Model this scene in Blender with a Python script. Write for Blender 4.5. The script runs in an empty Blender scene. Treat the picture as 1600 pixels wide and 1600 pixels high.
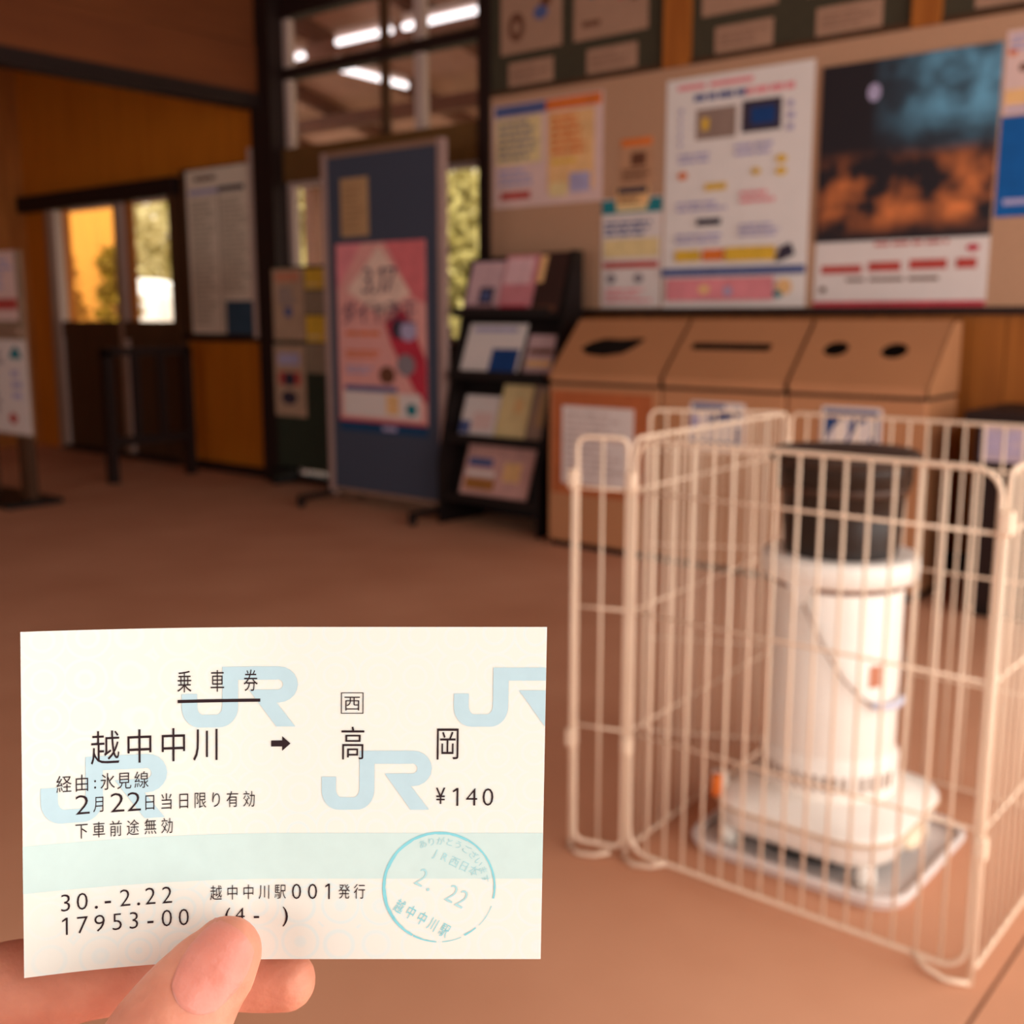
import bpy, bmesh, math, random
from mathutils import Vector, Matrix
random.seed(7)
SC = bpy.context.scene
COL = SC.collection

# ------------------------------------------------------------------ camera
YAW, PITCH, EYE = math.radians(39.5), math.radians(10.0), 1.12
FW = Vector((-math.sin(YAW)*math.cos(PITCH), math.cos(YAW)*math.cos(PITCH), -math.sin(PITCH)))
RT = Vector((math.cos(YAW), math.sin(YAW), 0))
UP = RT.cross(FW)
cam = bpy.data.cameras.new('camera')
cam.sensor_width = 36.0
cam.lens = 36.0*1725/1600
cam.clip_start = 0.01
cam.clip_end = 300
cam.dof.use_dof = True
cam.dof.focus_distance = 0.186
cam.dof.aperture_fstop = 23.0
cam_o = bpy.data.objects.new('camera', cam)
COL.objects.link(cam_o)
ROT = Matrix((RT, UP, -FW)).transposed()
cam_o.matrix_world = Matrix.Translation((0, 0, EYE)) @ ROT.to_4x4()
SC.camera = cam_o

# ------------------------------------------------------------------ world, light, exposure
w = bpy.data.worlds.new('overcast_sky')
SC.world = w
w.use_nodes = True
bg = w.node_tree.nodes['Background']
bg.inputs[0].default_value = (1.0, 0.955, 0.90, 1)
bg.inputs[1].default_value = 3.0

def portal(name, loc, rot, sx, sy):
    l = bpy.data.lights.new(name, 'AREA')
    l.shape = 'RECTANGLE'; l.size = sx; l.size_y = sy
    l.cycles.is_portal = True
    o = bpy.data.objects.new(name, l); COL.objects.link(o)
    o.location = loc; o.rotation_euler = rot
# daylight enters by the open entrance behind the bench and the wide doorway beside it
portal('entrance_portal', (-.95, -2.55, 1.1), (math.radians(90), 0, 0), 2.3, 2.2)
portal('doorway_portal', (1.2, 2.0, 1.45), (math.radians(90), 0, math.radians(90)), 4.8, 2.8)
portal('added_fill_opening_portal', (-6.1, -2.55, 1.5), (math.radians(90), 0, 0), 2.0, 1.2)  # unseen opening, added to brighten the alcove side
vs = SC.view_settings
vs.view_transform = 'Standard'; vs.look = 'None'; vs.gamma = 1.0; vs.use_curve_mapping = False
vs.exposure = 0.4
SC.cycles.max_bounces = 8
SC.cycles.diffuse_bounces = 4
SC.cycles.transparent_max_bounces = 16
SC.cycles.sample_clamp_indirect = 6.0
SC.cycles.caustics_reflective = False
SC.cycles.caustics_refractive = False

# ------------------------------------------------------------------ materials
def lin(c):
    return tuple(((x/255)/12.92 if x/255 <= .04045 else ((x/255+.055)/1.055)**2.4) for x in c)
MATS = {}
def mat(name, rgb, rough=.7, var=.12, scale=12., bump=0., metal=0., rgb2=None, stretch=None, spec=.3, coord='Object'):
    """Procedural: noise between two tones of the thing's own colour, optional relief."""
    if name in MATS: return MATS[name]
    m = bpy.data.materials.new(name); m.use_nodes = True
    nt = m.node_tree; b = nt.nodes['Principled BSDF']
    a = lin(rgb)
    if rgb2 is None:
        hi = tuple(min(1, x*(1+var)) for x in a); lo = tuple(x*(1-var) for x in a)
    else:
        hi, lo = lin(rgb2), a
    tc = nt.nodes.new('ShaderNodeTexCoord'); mp = nt.nodes.new('ShaderNodeMapping')
    nz = nt.nodes.new('ShaderNodeTexNoise'); cr = nt.nodes.new('ShaderNodeValToRGB')
    if stretch: mp.inputs['Scale'].default_value = stretch
    nz.inputs['Scale'].default_value = scale; nz.inputs['Detail'].default_value = 4
    cr.color_ramp.elements[0].position = .3; cr.color_ramp.elements[1].position = .7
    cr.color_ramp.elements[0].color = (*lo, 1); cr.color_ramp.elements[1].color = (*hi, 1)
    L = nt.links.new
    L(tc.outputs[coord], mp.inputs[0]); L(mp.outputs[0], nz.inputs['Vector'])
    L(nz.outputs['Fac'], cr.inputs[0]); L(cr.outputs[0], b.inputs['Base Color'])
    b.inputs['Roughness'].default_value = rough; b.inputs['Metallic'].default_value = metal
    b.inputs['Specular IOR Level'].default_value = spec
    if bump:
        bp = nt.nodes.new('ShaderNodeBump'); bp.inputs['Strength'].default_value = bump
        bp.inputs['Distance'].default_value = .01
        L(nz.outputs['Fac'], bp.inputs['Height']); L(bp.outputs[0], b.inputs['Normal'])
    MATS[name] = m
    return m
def glass_mat():
    m = bpy.data.materials.new('window_glass'); m.use_nodes = True
    nt = m.node_tree; nt.nodes.clear()
    o = nt.nodes.new('ShaderNodeOutputMaterial'); mx = nt.nodes.new('ShaderNodeMixShader')
    t = nt.nodes.new('ShaderNodeBsdfTransparent'); g = nt.nodes.new('ShaderNodeBsdfGlossy')
    t.inputs[0].default_value = (.95, .93, .9, 1); g.inputs['Roughness'].default_value = .04
    mx.inputs[0].default_value = .07; nt.links.new(t.outputs[0], mx.inputs[1]); nt.links.new(g.outputs[0], mx.inputs[2])
    nt.links.new(mx.outputs[0], o.inputs[0]); return m
def emit_mat(name, rgb, s):
    m = bpy.data.materials.new(name); m.use_nodes = True
    b = m.node_tree.nodes['Principled BSDF']
    b.inputs['Base Color'].default_value = (*lin(rgb), 1)
    b.inputs['Emission Color'].default_value = (*lin(rgb), 1); b.inputs['Emission Strength'].default_value = s
    return m
GLASS = glass_mat()
TUBE = emit_mat('fluorescent_tube', (240, 236, 245), 2.2)
FLOOR = mat('floor_concrete', (204, 144, 110), .75, scale=1.6, rgb2=(220, 162, 128), bump=.05)
WOOD = mat('orange_wood', (150, 82, 26), .6, scale=3, rgb2=(178, 104, 40), stretch=(6, 6, .6))
WOOD_B = mat('amber_board', (190, 106, 18), .6, scale=2.5, rgb2=(206, 120, 26), stretch=(5, 5, .5))
WOOD_R = mat('red_brown_board', (112, 56, 22), .7, scale=2, rgb2=(126, 66, 28), stretch=(4, .5, 4))
DARK = mat('dark_stained_wood', (34, 14, 8), .65, scale=5, stretch=(4, 4, .5))
DARK2 = mat('dark_brown_panel', (78, 48, 26), .65, scale=4, stretch=(4, 4, .5))
BLACK = mat('black_steel', (20, 11, 9), .5, var=.2)
ALU = mat('brushed_aluminium', (196, 170, 160), .5, var=.06, metal=0.0, stretch=(1, 1, .1))
ALU_P = mat('post_aluminium', (168, 138, 130), .5, var=.06)
ALU_D = mat('weathered_aluminium', (150, 116, 96), .5, var=.08)
BEIGE = mat('bulletin_cloth', (186, 142, 112), .95, var=.05, scale=60, bump=.05)
GREEN_D = mat('dark_green_board', (66, 58, 42), .8, var=.08, scale=20)
GREEN_P = mat('forest_green_panel', (44, 50, 36), .75, var=.08)
BLUE_P = mat('slate_blue_board', (68, 72, 88), .8, var=.06, scale=40)
BIN = mat('tan_enamel', (186, 128, 88), .5, var=.05, scale=3)
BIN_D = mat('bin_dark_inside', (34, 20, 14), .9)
CREAM = mat('cream_wire_enamel', (236, 208, 182), .4, var=.03)
STOVE = mat('white_stove_enamel', (246, 238, 228), .32, var=.02, spec=.5)
STEEL = mat('galvanised_tray', (228, 216, 210), .4, var=.05)
PAPER = mat('white_paper', (228, 212, 206), .9, var=.02)
PAPER_P = mat('pinkish_paper', (226, 190, 182), .9, var=.04)
PAPER_T = mat('tan_paper', (186, 146, 104), .9, var=.04)
INKG = mat('grey_ink', (140, 128, 134), .9)
INKD = mat('dark_ink', (62, 52, 66), .9)
INKB = mat('blue_ink', (82, 92, 138), .9)
NAVY = mat('navy_ink', (24, 62, 120), .85)
TEAL = mat('teal_ink', (36, 122, 132), .9)
RED = mat('red_ink', (186, 72, 64), .9)
PINK = mat('pink_ink', (232, 140, 146), .9)
CRIM = mat('crimson_ink', (192, 52, 70), .9)
ORNG = mat('orange_ink', (224, 116, 48), .9)
PEACH = mat('peach_ink', (238, 186, 128), .9)
YELL = mat('yellow_ink', (226, 178, 58), .9)
CREAMY = mat('pale_yellow_ink', (230, 202, 146), .9)
BRNI = mat('brown_ink', (108, 66, 46), .9)
LILAC = mat('lilac_ink', (176, 164, 196), .9)
BLUEP = mat('strong_blue_poster', (14, 88, 158), .85)

# ------------------------------------------------------------------ helpers
ORG = {}
def tag(o, label=None, cat=None, group=None, kind=None):
    if label: o['label'] = label
    if cat: o['category'] = cat
    if group: o['group'] = group
    if kind: o['kind'] = kind
    return o
def thing(name, loc, label=None, cat=None, group=None, kind=None):
    o = bpy.data.objects.new(name, None); o.empty_display_size = .1
    COL.objects.link(o); o.location = loc; ORG[o] = Vector(loc)
    return tag(o, label, cat, group, kind)
def link(name, me, m, parent=None, smooth=False):
    if m and not me.materials: me.materials.append(m)
    if smooth:
        for p in me.polygons: p.use_smooth = True
    o = bpy.data.objects.new(name, me); COL.objects.link(o)
    if parent:
        o.parent = parent; ORG[o] = ORG[parent]
    else: ORG[o] = Vector((0, 0, 0))
    return o
def mk(name, bm, m, parent=None, smooth=False, origin=None):
    """One mesh object out of world-space bmesh; its coordinates become relative to its thing."""
    me = bpy.data.meshes.new(name)
    off = ORG[parent] if parent else (Vector(origin) if origin else Vector((0, 0, 0)))
    bmesh.ops.translate(bm, verts=bm.verts, vec=-off)
    bmesh.ops.recalc_face_normals(bm, faces=bm.faces)
    bm.to_mesh(me); bm.free()
    o = link(name, me, m, parent, smooth)
    if origin and not parent:
        o.location = origin; ORG[o] = Vector(origin)
    return o
def box(x0, x1, y0, y1, z0, z1, bm=None, bev=0.):
    own = bmesh.new()
    r = bmesh.ops.create_cube(own, size=1)
    for v in own.verts:
        v.co = Vector(((x0+x1)/2+v.co.x*(x1-x0), (y0+y1)/2+v.co.y*(y1-y0), (z0+z1)/2+v.co.z*(z1-z0)))
    if bev: bmesh.ops.bevel(own, geom=own.edges[:], offset=bev, segments=2, affect='EDGES', profile=.5)
    if bm is None: return own
    return add(bm, own)
def add(bm, other):
    me = bpy.data.meshes.new('tmp'); other.to_mesh(me); other.free()
    bm.from_mesh(me); bpy.data.meshes.remove(me); return bm
def tube(pts, r, seg=8, bm=None, closed=False, caps=True):
    """Swept round rod through points; r a number or a list."""
    bm = bm or bmesh.new()
    pts = [Vector(p) for p in pts]; n = len(pts); rs = r if isinstance(r, (list, tuple)) else [r]*n
    rings = []; prev = None
    for i, p in enumerate(pts):
        if closed: t = (pts[(i+1) % n]-pts[i-1])
        else: t = (pts[min(i+1, n-1)]-pts[max(i-1, 0)])
        t.normalize()
        if prev is None:
            a = Vector((0, 0, 1)) if abs(t.z) < .9 else Vector((1, 0, 0))
            u = t.cross(a).normalized()
        else:
            u = (prev-t*prev.dot(t)).normalized()
        prev = u; v = t.cross(u)
        rings.append([bm.verts.new(p+(u*math.cos(2*math.pi*k/seg)+v*math.sin(2*math.pi*k/seg))*rs[i]) for k in range(seg)])
    for i in range(n if closed else n-1):
        a, b = rings[i], rings[(i+1) % n]
        for k in range(seg): bm.faces.new((a[k], a[(k+1) % seg], b[(k+1) % seg], b[k]))
    if caps and not closed:
        bm.faces.new(rings[0]); bm.faces.new(rings[-1][::-1])
    return bm
def lathe(cx, cy, prof, seg=40, bm=None):
    bm = bm or bmesh.new(); rings = []
    for r, z in prof:
        if r < 1e-6: rings.append([bm.verts.new((cx, cy, z))])
        else: rings.append([bm.verts.new((cx+r*math.cos(2*math.pi*k/seg), cy+r*math.sin(2*math.pi*k/seg), z)) for k in range(seg)])
    for a, b in zip(rings, rings[1:]):
        for k in range(seg):
            k2 = (k+1) % seg
            if len(a) == 1 and len(b) == 1: continue
            if len(a) == 1: bm.faces.new((a[0], b[k2], b[k]))
            elif len(b) == 1: bm.faces.new((a[k], a[k2], b[0]))
            else: bm.faces.new((a[k], a[k2], b[k2], b[k]))
    return bm
def prism(poly, axis, a, b, bm=None):
    """Extrude a polygon of 2-D points along an axis from a to b (x: points are y,z; y: x,z; z: x,y)."""
    bm = bm or bmesh.new()
    f = {'x': lambda p, t: (t, p[0], p[1]), 'y': lambda p, t: (p[0], t, p[1]), 'z': lambda p, t: (p[0], p[1], t)}[axis]
    A = [bm.verts.new(f(p, a)) for p in poly]; B = [bm.verts.new(f(p, b)) for p in poly]
    bm.faces.new(A); bm.faces.new(B[::-1])
    n = len(poly)
    for i in range(n): bm.faces.new((A[i], A[(i+1) % n], B[(i+1) % n], B[i]))
    return bm
def rounded(x0, x1, y0, y1, r, seg=6):
    out = []
    for cx, cy, a0 in ((x1-r, y1-r, 0), (x0+r, y1-r, 90), (x0+r, y0+r, 180), (x1-r, y0+r, 270)):
        for k in range(seg+1):
            a = math.radians(a0+90*k/seg); out.append((cx+r*math.cos(a), cy+r*math.sin(a)))
    return out
def struct(name, bm, m, parent=None):
    o = mk(name, bm, m, parent)
    if not parent: o['kind'] = 'structure'
    return o
# a sheet hung on a surface facing the room; blocks of print in fractions of the sheet
def strips(x0, x1, z0, z1, y, n, fill=.55, seed=0, words=True):
    rnd = random.Random(seed); bm = bmesh.new(); h = (z1-z0)/n
    for i in range(n):
        zc = z1-(i+.5)*h; x = x0; end = x0+(x1-x0)*(1 if not words else rnd.uniform(.6, 1))
        while x < end-.004:
            wd = min(end-x, (x1-x0)*(rnd.uniform(.12, .4) if words else 1))
            box(x, x+wd, y-.0008, y+.0008, zc-h*fill/2, zc+h*fill/2, bm); x += wd+(x1-x0)*.04
    return bm
def sheet(name, label, cat, x0, x1, z0, z1, y, m, blocks=(), group=None, th=.002, parent=None, pname=None):
    root = parent or thing(name, ((x0+x1)/2, y, z0), label, cat, group)
    mk(pname or 'paper_sheet', box(x0, x1, y-th, y, z0, z1), m, root)
    W_, H_ = x1-x0, z1-z0
    lay = 0
    for i, b in enumerate(blocks):
        nm, fx0, fx1, fz0, fz1, bmx = b[:6]
        lay += 1
        yy = y-th-.0006*lay
        X0, X1, Z0, Z1 = x0+fx0*W_, x0+fx1*W_, z0+fz0*H_, z0+fz1*H_
        if nm == 'text_lines': bb = strips(X0, X1, Z0, Z1, yy, b[6], seed=i*7+int(abs(x0)*100))
        elif nm == 'disc':
            bb = bmesh.new(); n = 20
            prism([((X0+X1)/2+(X1-X0)/2*math.cos(2*math.pi*k/n), (Z0+Z1)/2+(Z1-Z0)/2*math.sin(2*math.pi*k/n)) for k in range(n)], 'y', yy-.0004, yy+.0004, bb)
            nm = 'printed_disc'
        elif nm == 'poly':
            bb = prism([(x0+p[0]*W_, z0+p[1]*H_) for p in b[6]], 'y', yy-.0004, yy+.0004); nm = 'printed_shape'
        else: bb = box(X0, X1, yy-.0004, yy+.0004, Z0, Z1)
        o_ = mk(nm, bb, bmx, root)
        if nm == 'text_lines': o_['kind'] = 'stuff'
    return root

# glyphs of Blender's own font as flat meshes: (verts, faces) in em
_tc = bpy.data.curves.new('glyph_source', 'FONT'); _tc.resolution_u = 3
_to = bpy.data.objects.new('glyph_source', _tc); COL.objects.link(_to)
_gl = {'1': ([(.20, 0), (.27, 0), (.27, .69), (.20, .69), (.20, .60), (.06, .52), (.06, .59)], [(0, 1, 2, 4), (4, 2, 3), (3, 6, 5, 4)])}
def glyph(ch):
    if ch not in _gl:
        _tc.body = ch; _tc.offset = -.012 if ch.isdigit() else (-.004 if ord(ch) > 255 else 0)
        dg = bpy.context.evaluated_depsgraph_get(); dg.update()
        me = bpy.data.meshes.new_from_object(_to.evaluated_get(dg))
        vs_ = [(v.co.x, v.co.y) for v in me.vertices]; fs = [tuple(p.vertices) for p in me.polygons]
        bpy.data.meshes.remove(me); _gl[ch] = (vs_, fs)
    return _gl[ch]

# ================================================================== STRUCTURE
WY = 4.92          # room face of the long wall
CEIL = 3.32
# floor: concrete slabs with a sawn joint
fl = thing('floor', (-4, 1, -.05), kind='structure')
mk('subfloor', box(-9.7, 1.35, -2.7, 5.2, -.12, -.012), DARK2, fl)
mk('floor_slab', box(-9.6, -.459, -2.65, 5.05, -.05, 0), FLOOR, fl)
mk('floor_slab', box(-.452, 1.3, -2.65, 5.05, -.05, .001), FLOOR, fl)
struct('ceiling', box(-9.7, 1.35, -2.7, 5.1, CEIL, CEIL+.1), WOOD_R)
# left wall of the ticket alcove
struct('wall_left', box(-9.7, -9.5, -2.7, 5.1, 0, CEIL), WOOD)
# entrance side (behind the bench): opening x -2.7..1.5
wf = thing('wall_front', (-4, -2.6, 0), kind='structure')
mk('wall_panel', box(-9.5, -7.1, -2.7, -2.55, 0, CEIL), WOOD, wf)
mk('wall_panel', box(-5.1, -2.1, -2.7, -2.55, 0, CEIL), WOOD, wf)
mk('wall_panel', box(-7.1, -5.1, -2.7, -2.55, 0, .9), WOOD, wf)  # below the opening added as fill light for the alcove
mk('wall_panel', box(-7.1, -5.1, -2.7, -2.55, 2.1, CEIL), WOOD, wf)
mk('wall_panel', box(.2, 1.35, -2.7, -2.55, 0, CEIL), WOOD, wf)
mk('wall_panel', box(-2.1, .2, -2.7, -2.55, 2.2, CEIL), WOOD, wf)
wr = thing('wall_right', (1.3, 0, 0), kind='structure')
mk('wall_panel', box(1.2, 1.35, -2.55, -.4, 0, CEIL), WOOD, wr)
mk('wall_panel', box(1.2, 1.35, 4.4, 5.0, 0, CEIL), WOOD, wr)
mk('wall_panel', box(1.2, 1.35, -.4, 4.4, 2.9, CEIL), WOOD, wr)
# long wall
wb = thing('wall_back', (-4, WY, 0), kind='structure')
mk('wall_panel', box(-9.5, -9.1, WY, 5.1, 0, 2.14), WOOD_B, wb)
for a, b in ((-9.5, -8.3), (-8.296, -7.2), (-7.196, -6.2)):
    mk('wall_panel', box(a, b, WY, 5.1, 2.14, CEIL), WOOD_B, wb)
mk('wall_panel', box(-7.2, -6.2, WY, 5.1, 0, 2.14), WOOD_B, wb)
mk('wall_panel', box(-4.19, 1.2, WY+.012, 5.1, 1.1, CEIL), DARK2, wb)
x = -4.19
pm = None
while x < 1.19:
    b = min(x+.148, 1.2)
    mk('plank', box(x+.002, b-.002, WY, WY+.03, .1, 1.16), WOOD, wb); x += .148
mk('wall_panel', box(-4.19, 1.2, WY+.03, 5.1, 0, 1.1), DARK2, wb)
struct('baseboard_back', box(-4.19, 1.2, WY-.015, WY+.02, 0, .1), DARK)
struct('baseboard_alcove', box(-7.2, -6.2, WY-.06, WY, 0, .06), DARK)
struct('trim_1', box(-6.2, -5.99, WY-.12, WY+.1, 0, CEIL), DARK)           # dark post
struct('trim_2', box(-4.255, -4.19, WY-.06, WY+.1, 0, CEIL), DARK)
struct('trim_3', box(-3.06, -2.915, WY-.05, WY+.01, 2.32, CEIL), WOOD)
struct('trim_4', box(-1.84, -1.72, WY-.05, WY+.01, 2.32, CEIL), WOOD)
struct('trim_5', box(-.62, -.5, WY-.05, WY+.01, 2.32, CEIL), WOOD)
# panelled fascia over the alcove opening, running out from the post towards the entrance
fa = thing('wall_fascia', (-6.13, 2, 2.5), kind='structure')
for a, b in ((-2.55, -1.0), (-.995, .9), (.905, 2.6), (2.605, WY-.12)):
    mk('fascia_board', box(-6.2, -6.12, a, b, 2.56, 2.86), WOOD_R, fa)
    mk('fascia_board', box(-6.2, -6.13, a, b, 2.865, CEIL), WOOD_R, fa)
mk('beam', box(-6.24, -6.1, -2.55, WY-.12, 2.47, 2.56), DARK, fa)

# ---- window bay between the two dark posts
wn = thing('window_1', (-5.1, WY, 0), kind='structure')
def wbx(name, m, *c): return mk(name, box(*c), m, wn)
wbx('head_rail', DARK, -5.99, -4.255, WY-.03, WY+.06, 3.02, CEIL)
wbx('jamb', ALU, -5.99, -5.935, WY, WY+.05, 0, 3.02)
wbx('transom_bar', DARK, -5.99, -4.255, WY-.03, WY+.05, 2.645, 2.71)
wbx('mullion', ALU, -4.80, -4.73, WY, WY+.05, 2.21, 3.02)
wbx('mullion', DARK2, -5.10, -5.05, WY+.01, WY+.05, 2.21, 3.02)
wbx('header', mat('olive_header', (110, 74, 34), .7, var=.1), -5.99, -4.255, WY-.03, WY+.08, 2.0, 2.21)
for a, b in ((-5.935, -5.1), (-5.05, -4.80), (-4.73, -4.255)):
    for c, d in ((2.21, 2.645), (2.71, 3.02)):
        wbx('pane', GLASS, a, b, WY+.02, WY+.026, c, d)
for a, b in ((-5.935, -5.13), (-5.07, -4.255)):
    wbx('pane', GLASS, a, b, WY+.02, WY+.026, 1.0, 1.96)
    wbx('kick_panel', DARK2, a, b, WY+.01, WY+.04, .08, .96)
for a in (-5.13,): wbx('sash_stile', ALU, a, a+.06, WY, WY+.05, .05, 2.0)
wbx('sash_rail', ALU, -5.935, -4.255, WY+.005, WY+.045, .955, 1.0)
wbx('sash_rail', ALU, -5.935, -4.255, WY+.005, WY+.045, 1.965, 2.0)
wbx('sill', DARK, -5.99, -4.255, WY-.02, WY+.08, 0, .05)

# ---- glazed sliding door in the alcove
dr = thing('door_1', (-8.2, WY, 0), kind='structure')
def dbx(name, m, *c): return mk(name, box(*c), m, dr)
dbx('door_head', DARK, -9.56, -7.2, WY-.08, WY+.06, 2.0, 2.13)
dbx('door_post', ALU_D, -9.1, -9.03, WY-.05, WY+.08, 0, 2.0)
dbx('stile', ALU, -9.03, -8.99, WY-.02, WY+.04, 0, 2.0)
dbx('stile', ALU_D, -8.10, -8.05, WY-.02, WY+.04, 0, 2.0)
dbx('stile', ALU, -8.05, -8.0, WY+.0, WY+.06, 0, 2.0)
dbx('stile', WOOD, -8.0, -7.92, WY+.02, WY+.06, .97, 2.0)
dbx('door_post', DARK2, -7.31, -7.2, WY-.05, WY+.08, 0, 2.0)
dbx('pane', GLASS, -8.99, -8.10, WY, WY+.006, 1.09, 2.0)
dbx('pane', GLASS, -7.92, -7.31, WY+.03, WY+.036, 1.09, 2.0)
dbx('lock_rail', DARK2, -8.99, -7.31, WY-.01, WY+.05, .95, 1.09)
dbx('kick_panel', DARK2, -8.99, -8.10, WY, WY+.04, .04, .95)
dbx('kick_panel', DARK2, -8.0, -7.31, WY+.01, WY+.05, .04, .95)
dbx('threshold', DARK, -9.03, -7.31, WY-.05, WY+.08, 0, .04)

# ================================================================== OUTSIDE, beyond the windows
struct('platform_paving', box(-40, 6, 5.1, 8.6, -.3, -.02), mat('platform_concrete', (150, 140, 130), .9, scale=2))
struct('ground', box(-90, 40, 8.6, 90, -1.2, -.9), mat('gravel_ground', (150, 138, 112), .95, scale=1.5, rgb2=(120, 112, 84)))
cn = thing('platform_canopy', (-7, 6.5, 0), 'brown platform canopy with sloping rafters seen through the window bay', 'canopy')
CAN = mat('canopy_board', (190, 146, 126), .8, scale=3, var=.15)
CAN_D = mat('canopy_rafter', (116, 78, 62), .8, var=.1)
def canz(y): return 3.62-(y-5.1)*.25
mk('canopy_roof', prism([(5.1, canz(5.1)), (8.4, canz(8.4)), (8.4, canz(8.4)+.08), (5.1, canz(5.1)+.08)], 'x', -24, 2), CAN, cn)
for i in range(20):
    x = -22+i*1.15
    mk('rafter', prism([(5.1, canz(5.1)-.16), (8.4, canz(8.4)-.1), (8.4, canz(8.4)), (5.1, canz(5.1))], 'x', x, x+.08), CAN_D, cn)
for y in (6.1, 7.2, 8.3):
    mk('purlin', box(-24, 2, y-.05, y+.05, canz(y)-.26, canz(y)-.14), CAN_D, cn)
for x in (-23.5, -19, -9.6, -2.2):
    mk('canopy_post', box(x, x+.14, 8.1, 8.24, -.02, canz(8.2)), CAN_D, cn)
def tube_lamp(label, p0, p1):
    c = [(a+b)/2 for a, b in zip(p0, p1)]
    t = thing('fluorescent_lamp', c, label, 'lamp', 'tube lamps under the canopy')
    mk('lamp_tube', tube([p0, p1], .026, 8), TUBE, t)
    q0, q1 = Vector(p0)+Vector((0, 0, .06)), Vector(p1)+Vector((0, 0, .06))
    mk('lamp_housing', tube([q0, q1], .03, 6), ALU, t)
tube_lamp('white tube lamp under canopy behind the topmost panes, nearer the dark post', (-6.55, 5.9, 3.14), (-5.98, 5.9, 3.14))
tube_lamp('white tube lamp under canopy behind the topmost panes, nearer the posters', (-5.85, 5.9, 3.14), (-4.9, 5.9, 3.14))
tube_lamp('stub of a tube lamp behind the topmost pane against the dark post', (-7.35, 5.95, 3.12), (-7.0, 5.95, 3.12))
tube_lamp('short tube lamp under canopy running away behind the panes below the black bar', (-6.62, 5.95, 2.98), (-6.68, 6.75, 2.98))
# trees
LEAF = mat('olive_leaf', (212, 200, 136), .8, scale=.9, rgb2=(160, 150, 80))
LEAF2 = mat('pale_leaf', (222, 208, 160), .8, scale=.9, rgb2=(170, 156, 98))
BARK = mat('tree_bark', (96, 74, 54), .9)
def tree(x, y, h, r, label, m, seed, low=.15):
    rnd = random.Random(seed)
    t = thing('tree', (x, y, -.9), label, 'tree', 'trees beyond the platform')
    mk('trunk', tube([(x, y, -.9), (x+.1, y, h*.45), (x+.15, y+.1, h*.85)], [.16, .11, .04], 7), BARK, t, True)
    vs_, fs = [], []
    for i in range(2600):
        a, b, c = rnd.gauss(0, 1), rnd.gauss(0, 1), rnd.gauss(0, 1); n = math.sqrt(a*a+b*b+c*c) or 1
        k = rnd.random()**.45
        p = Vector((x+a/n*r*k, y+b/n*r*k, -.9+h*(low+(1-low)*.5)+c/n*h*(1-low)*.5*k))
        s = rnd.uniform(.1, .22)
        u = Vector((rnd.gauss(0, 1), rnd.gauss(0, 1), rnd.gauss(0, 1))).normalized()
        v = u.cross(Vector((rnd.gauss(0, 1), rnd.gauss(0, 1), rnd.gauss(0, 1)))).normalized()
        n0 = len(vs_); vs_ += [p-u*s, p+v*s*.5, p+u*s, p-v*s*.5]; fs.append((n0, n0+1, n0+2, n0+3))
    me = bpy.data.meshes.new('foliage'); me.from_pydata([v-ORG[t] for v in vs_], [], fs)
    o = link('foliage', me, m, t); o['kind'] = 'stuff'
tree(-26.4, 16, 6.2, 1.5, 'pale olive tree seen through the narrow pane of the alcove door', LEAF2, 1)
tree(-29.5, 20, 7.2, 1.7, 'olive tree farther back behind the white snow heap', LEAF, 2)
tree(-20.2, 17, 6.8, 1.7, 'bright yellow green tree behind the pane next to the dark post', LEAF, 3)
tree(-16.6, 17, 6.5, 1.6, 'pale tree behind the blue display board', LEAF2, 4)
tree(-14.0, 15, 6.6, 1.4, 'olive yellow tree behind the pane between blue board and posters', LEAF, 5)
tree(-12.6, 18.5, 6.5, 1.4, 'pale olive tree farthest towards the bulletin board', LEAF2, 6)
hb = bmesh.new()
bmesh.ops.create_grid(hb, x_segments=40, y_segments=10, size=1)
for v in hb.verts:
    fx, fy = v.co.x, v.co.y
    v.co = Vector((-25+fx*65, 42+fy*16, -1+(fy+1)*4.2+.8*math.sin(fx*21)+.5*math.sin(fx*47+fy*9)))
struct('hillside', hb, mat('wooded_hillside', (214, 198, 140), .95, scale=.5, rgb2=(160, 146, 88)))
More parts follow.
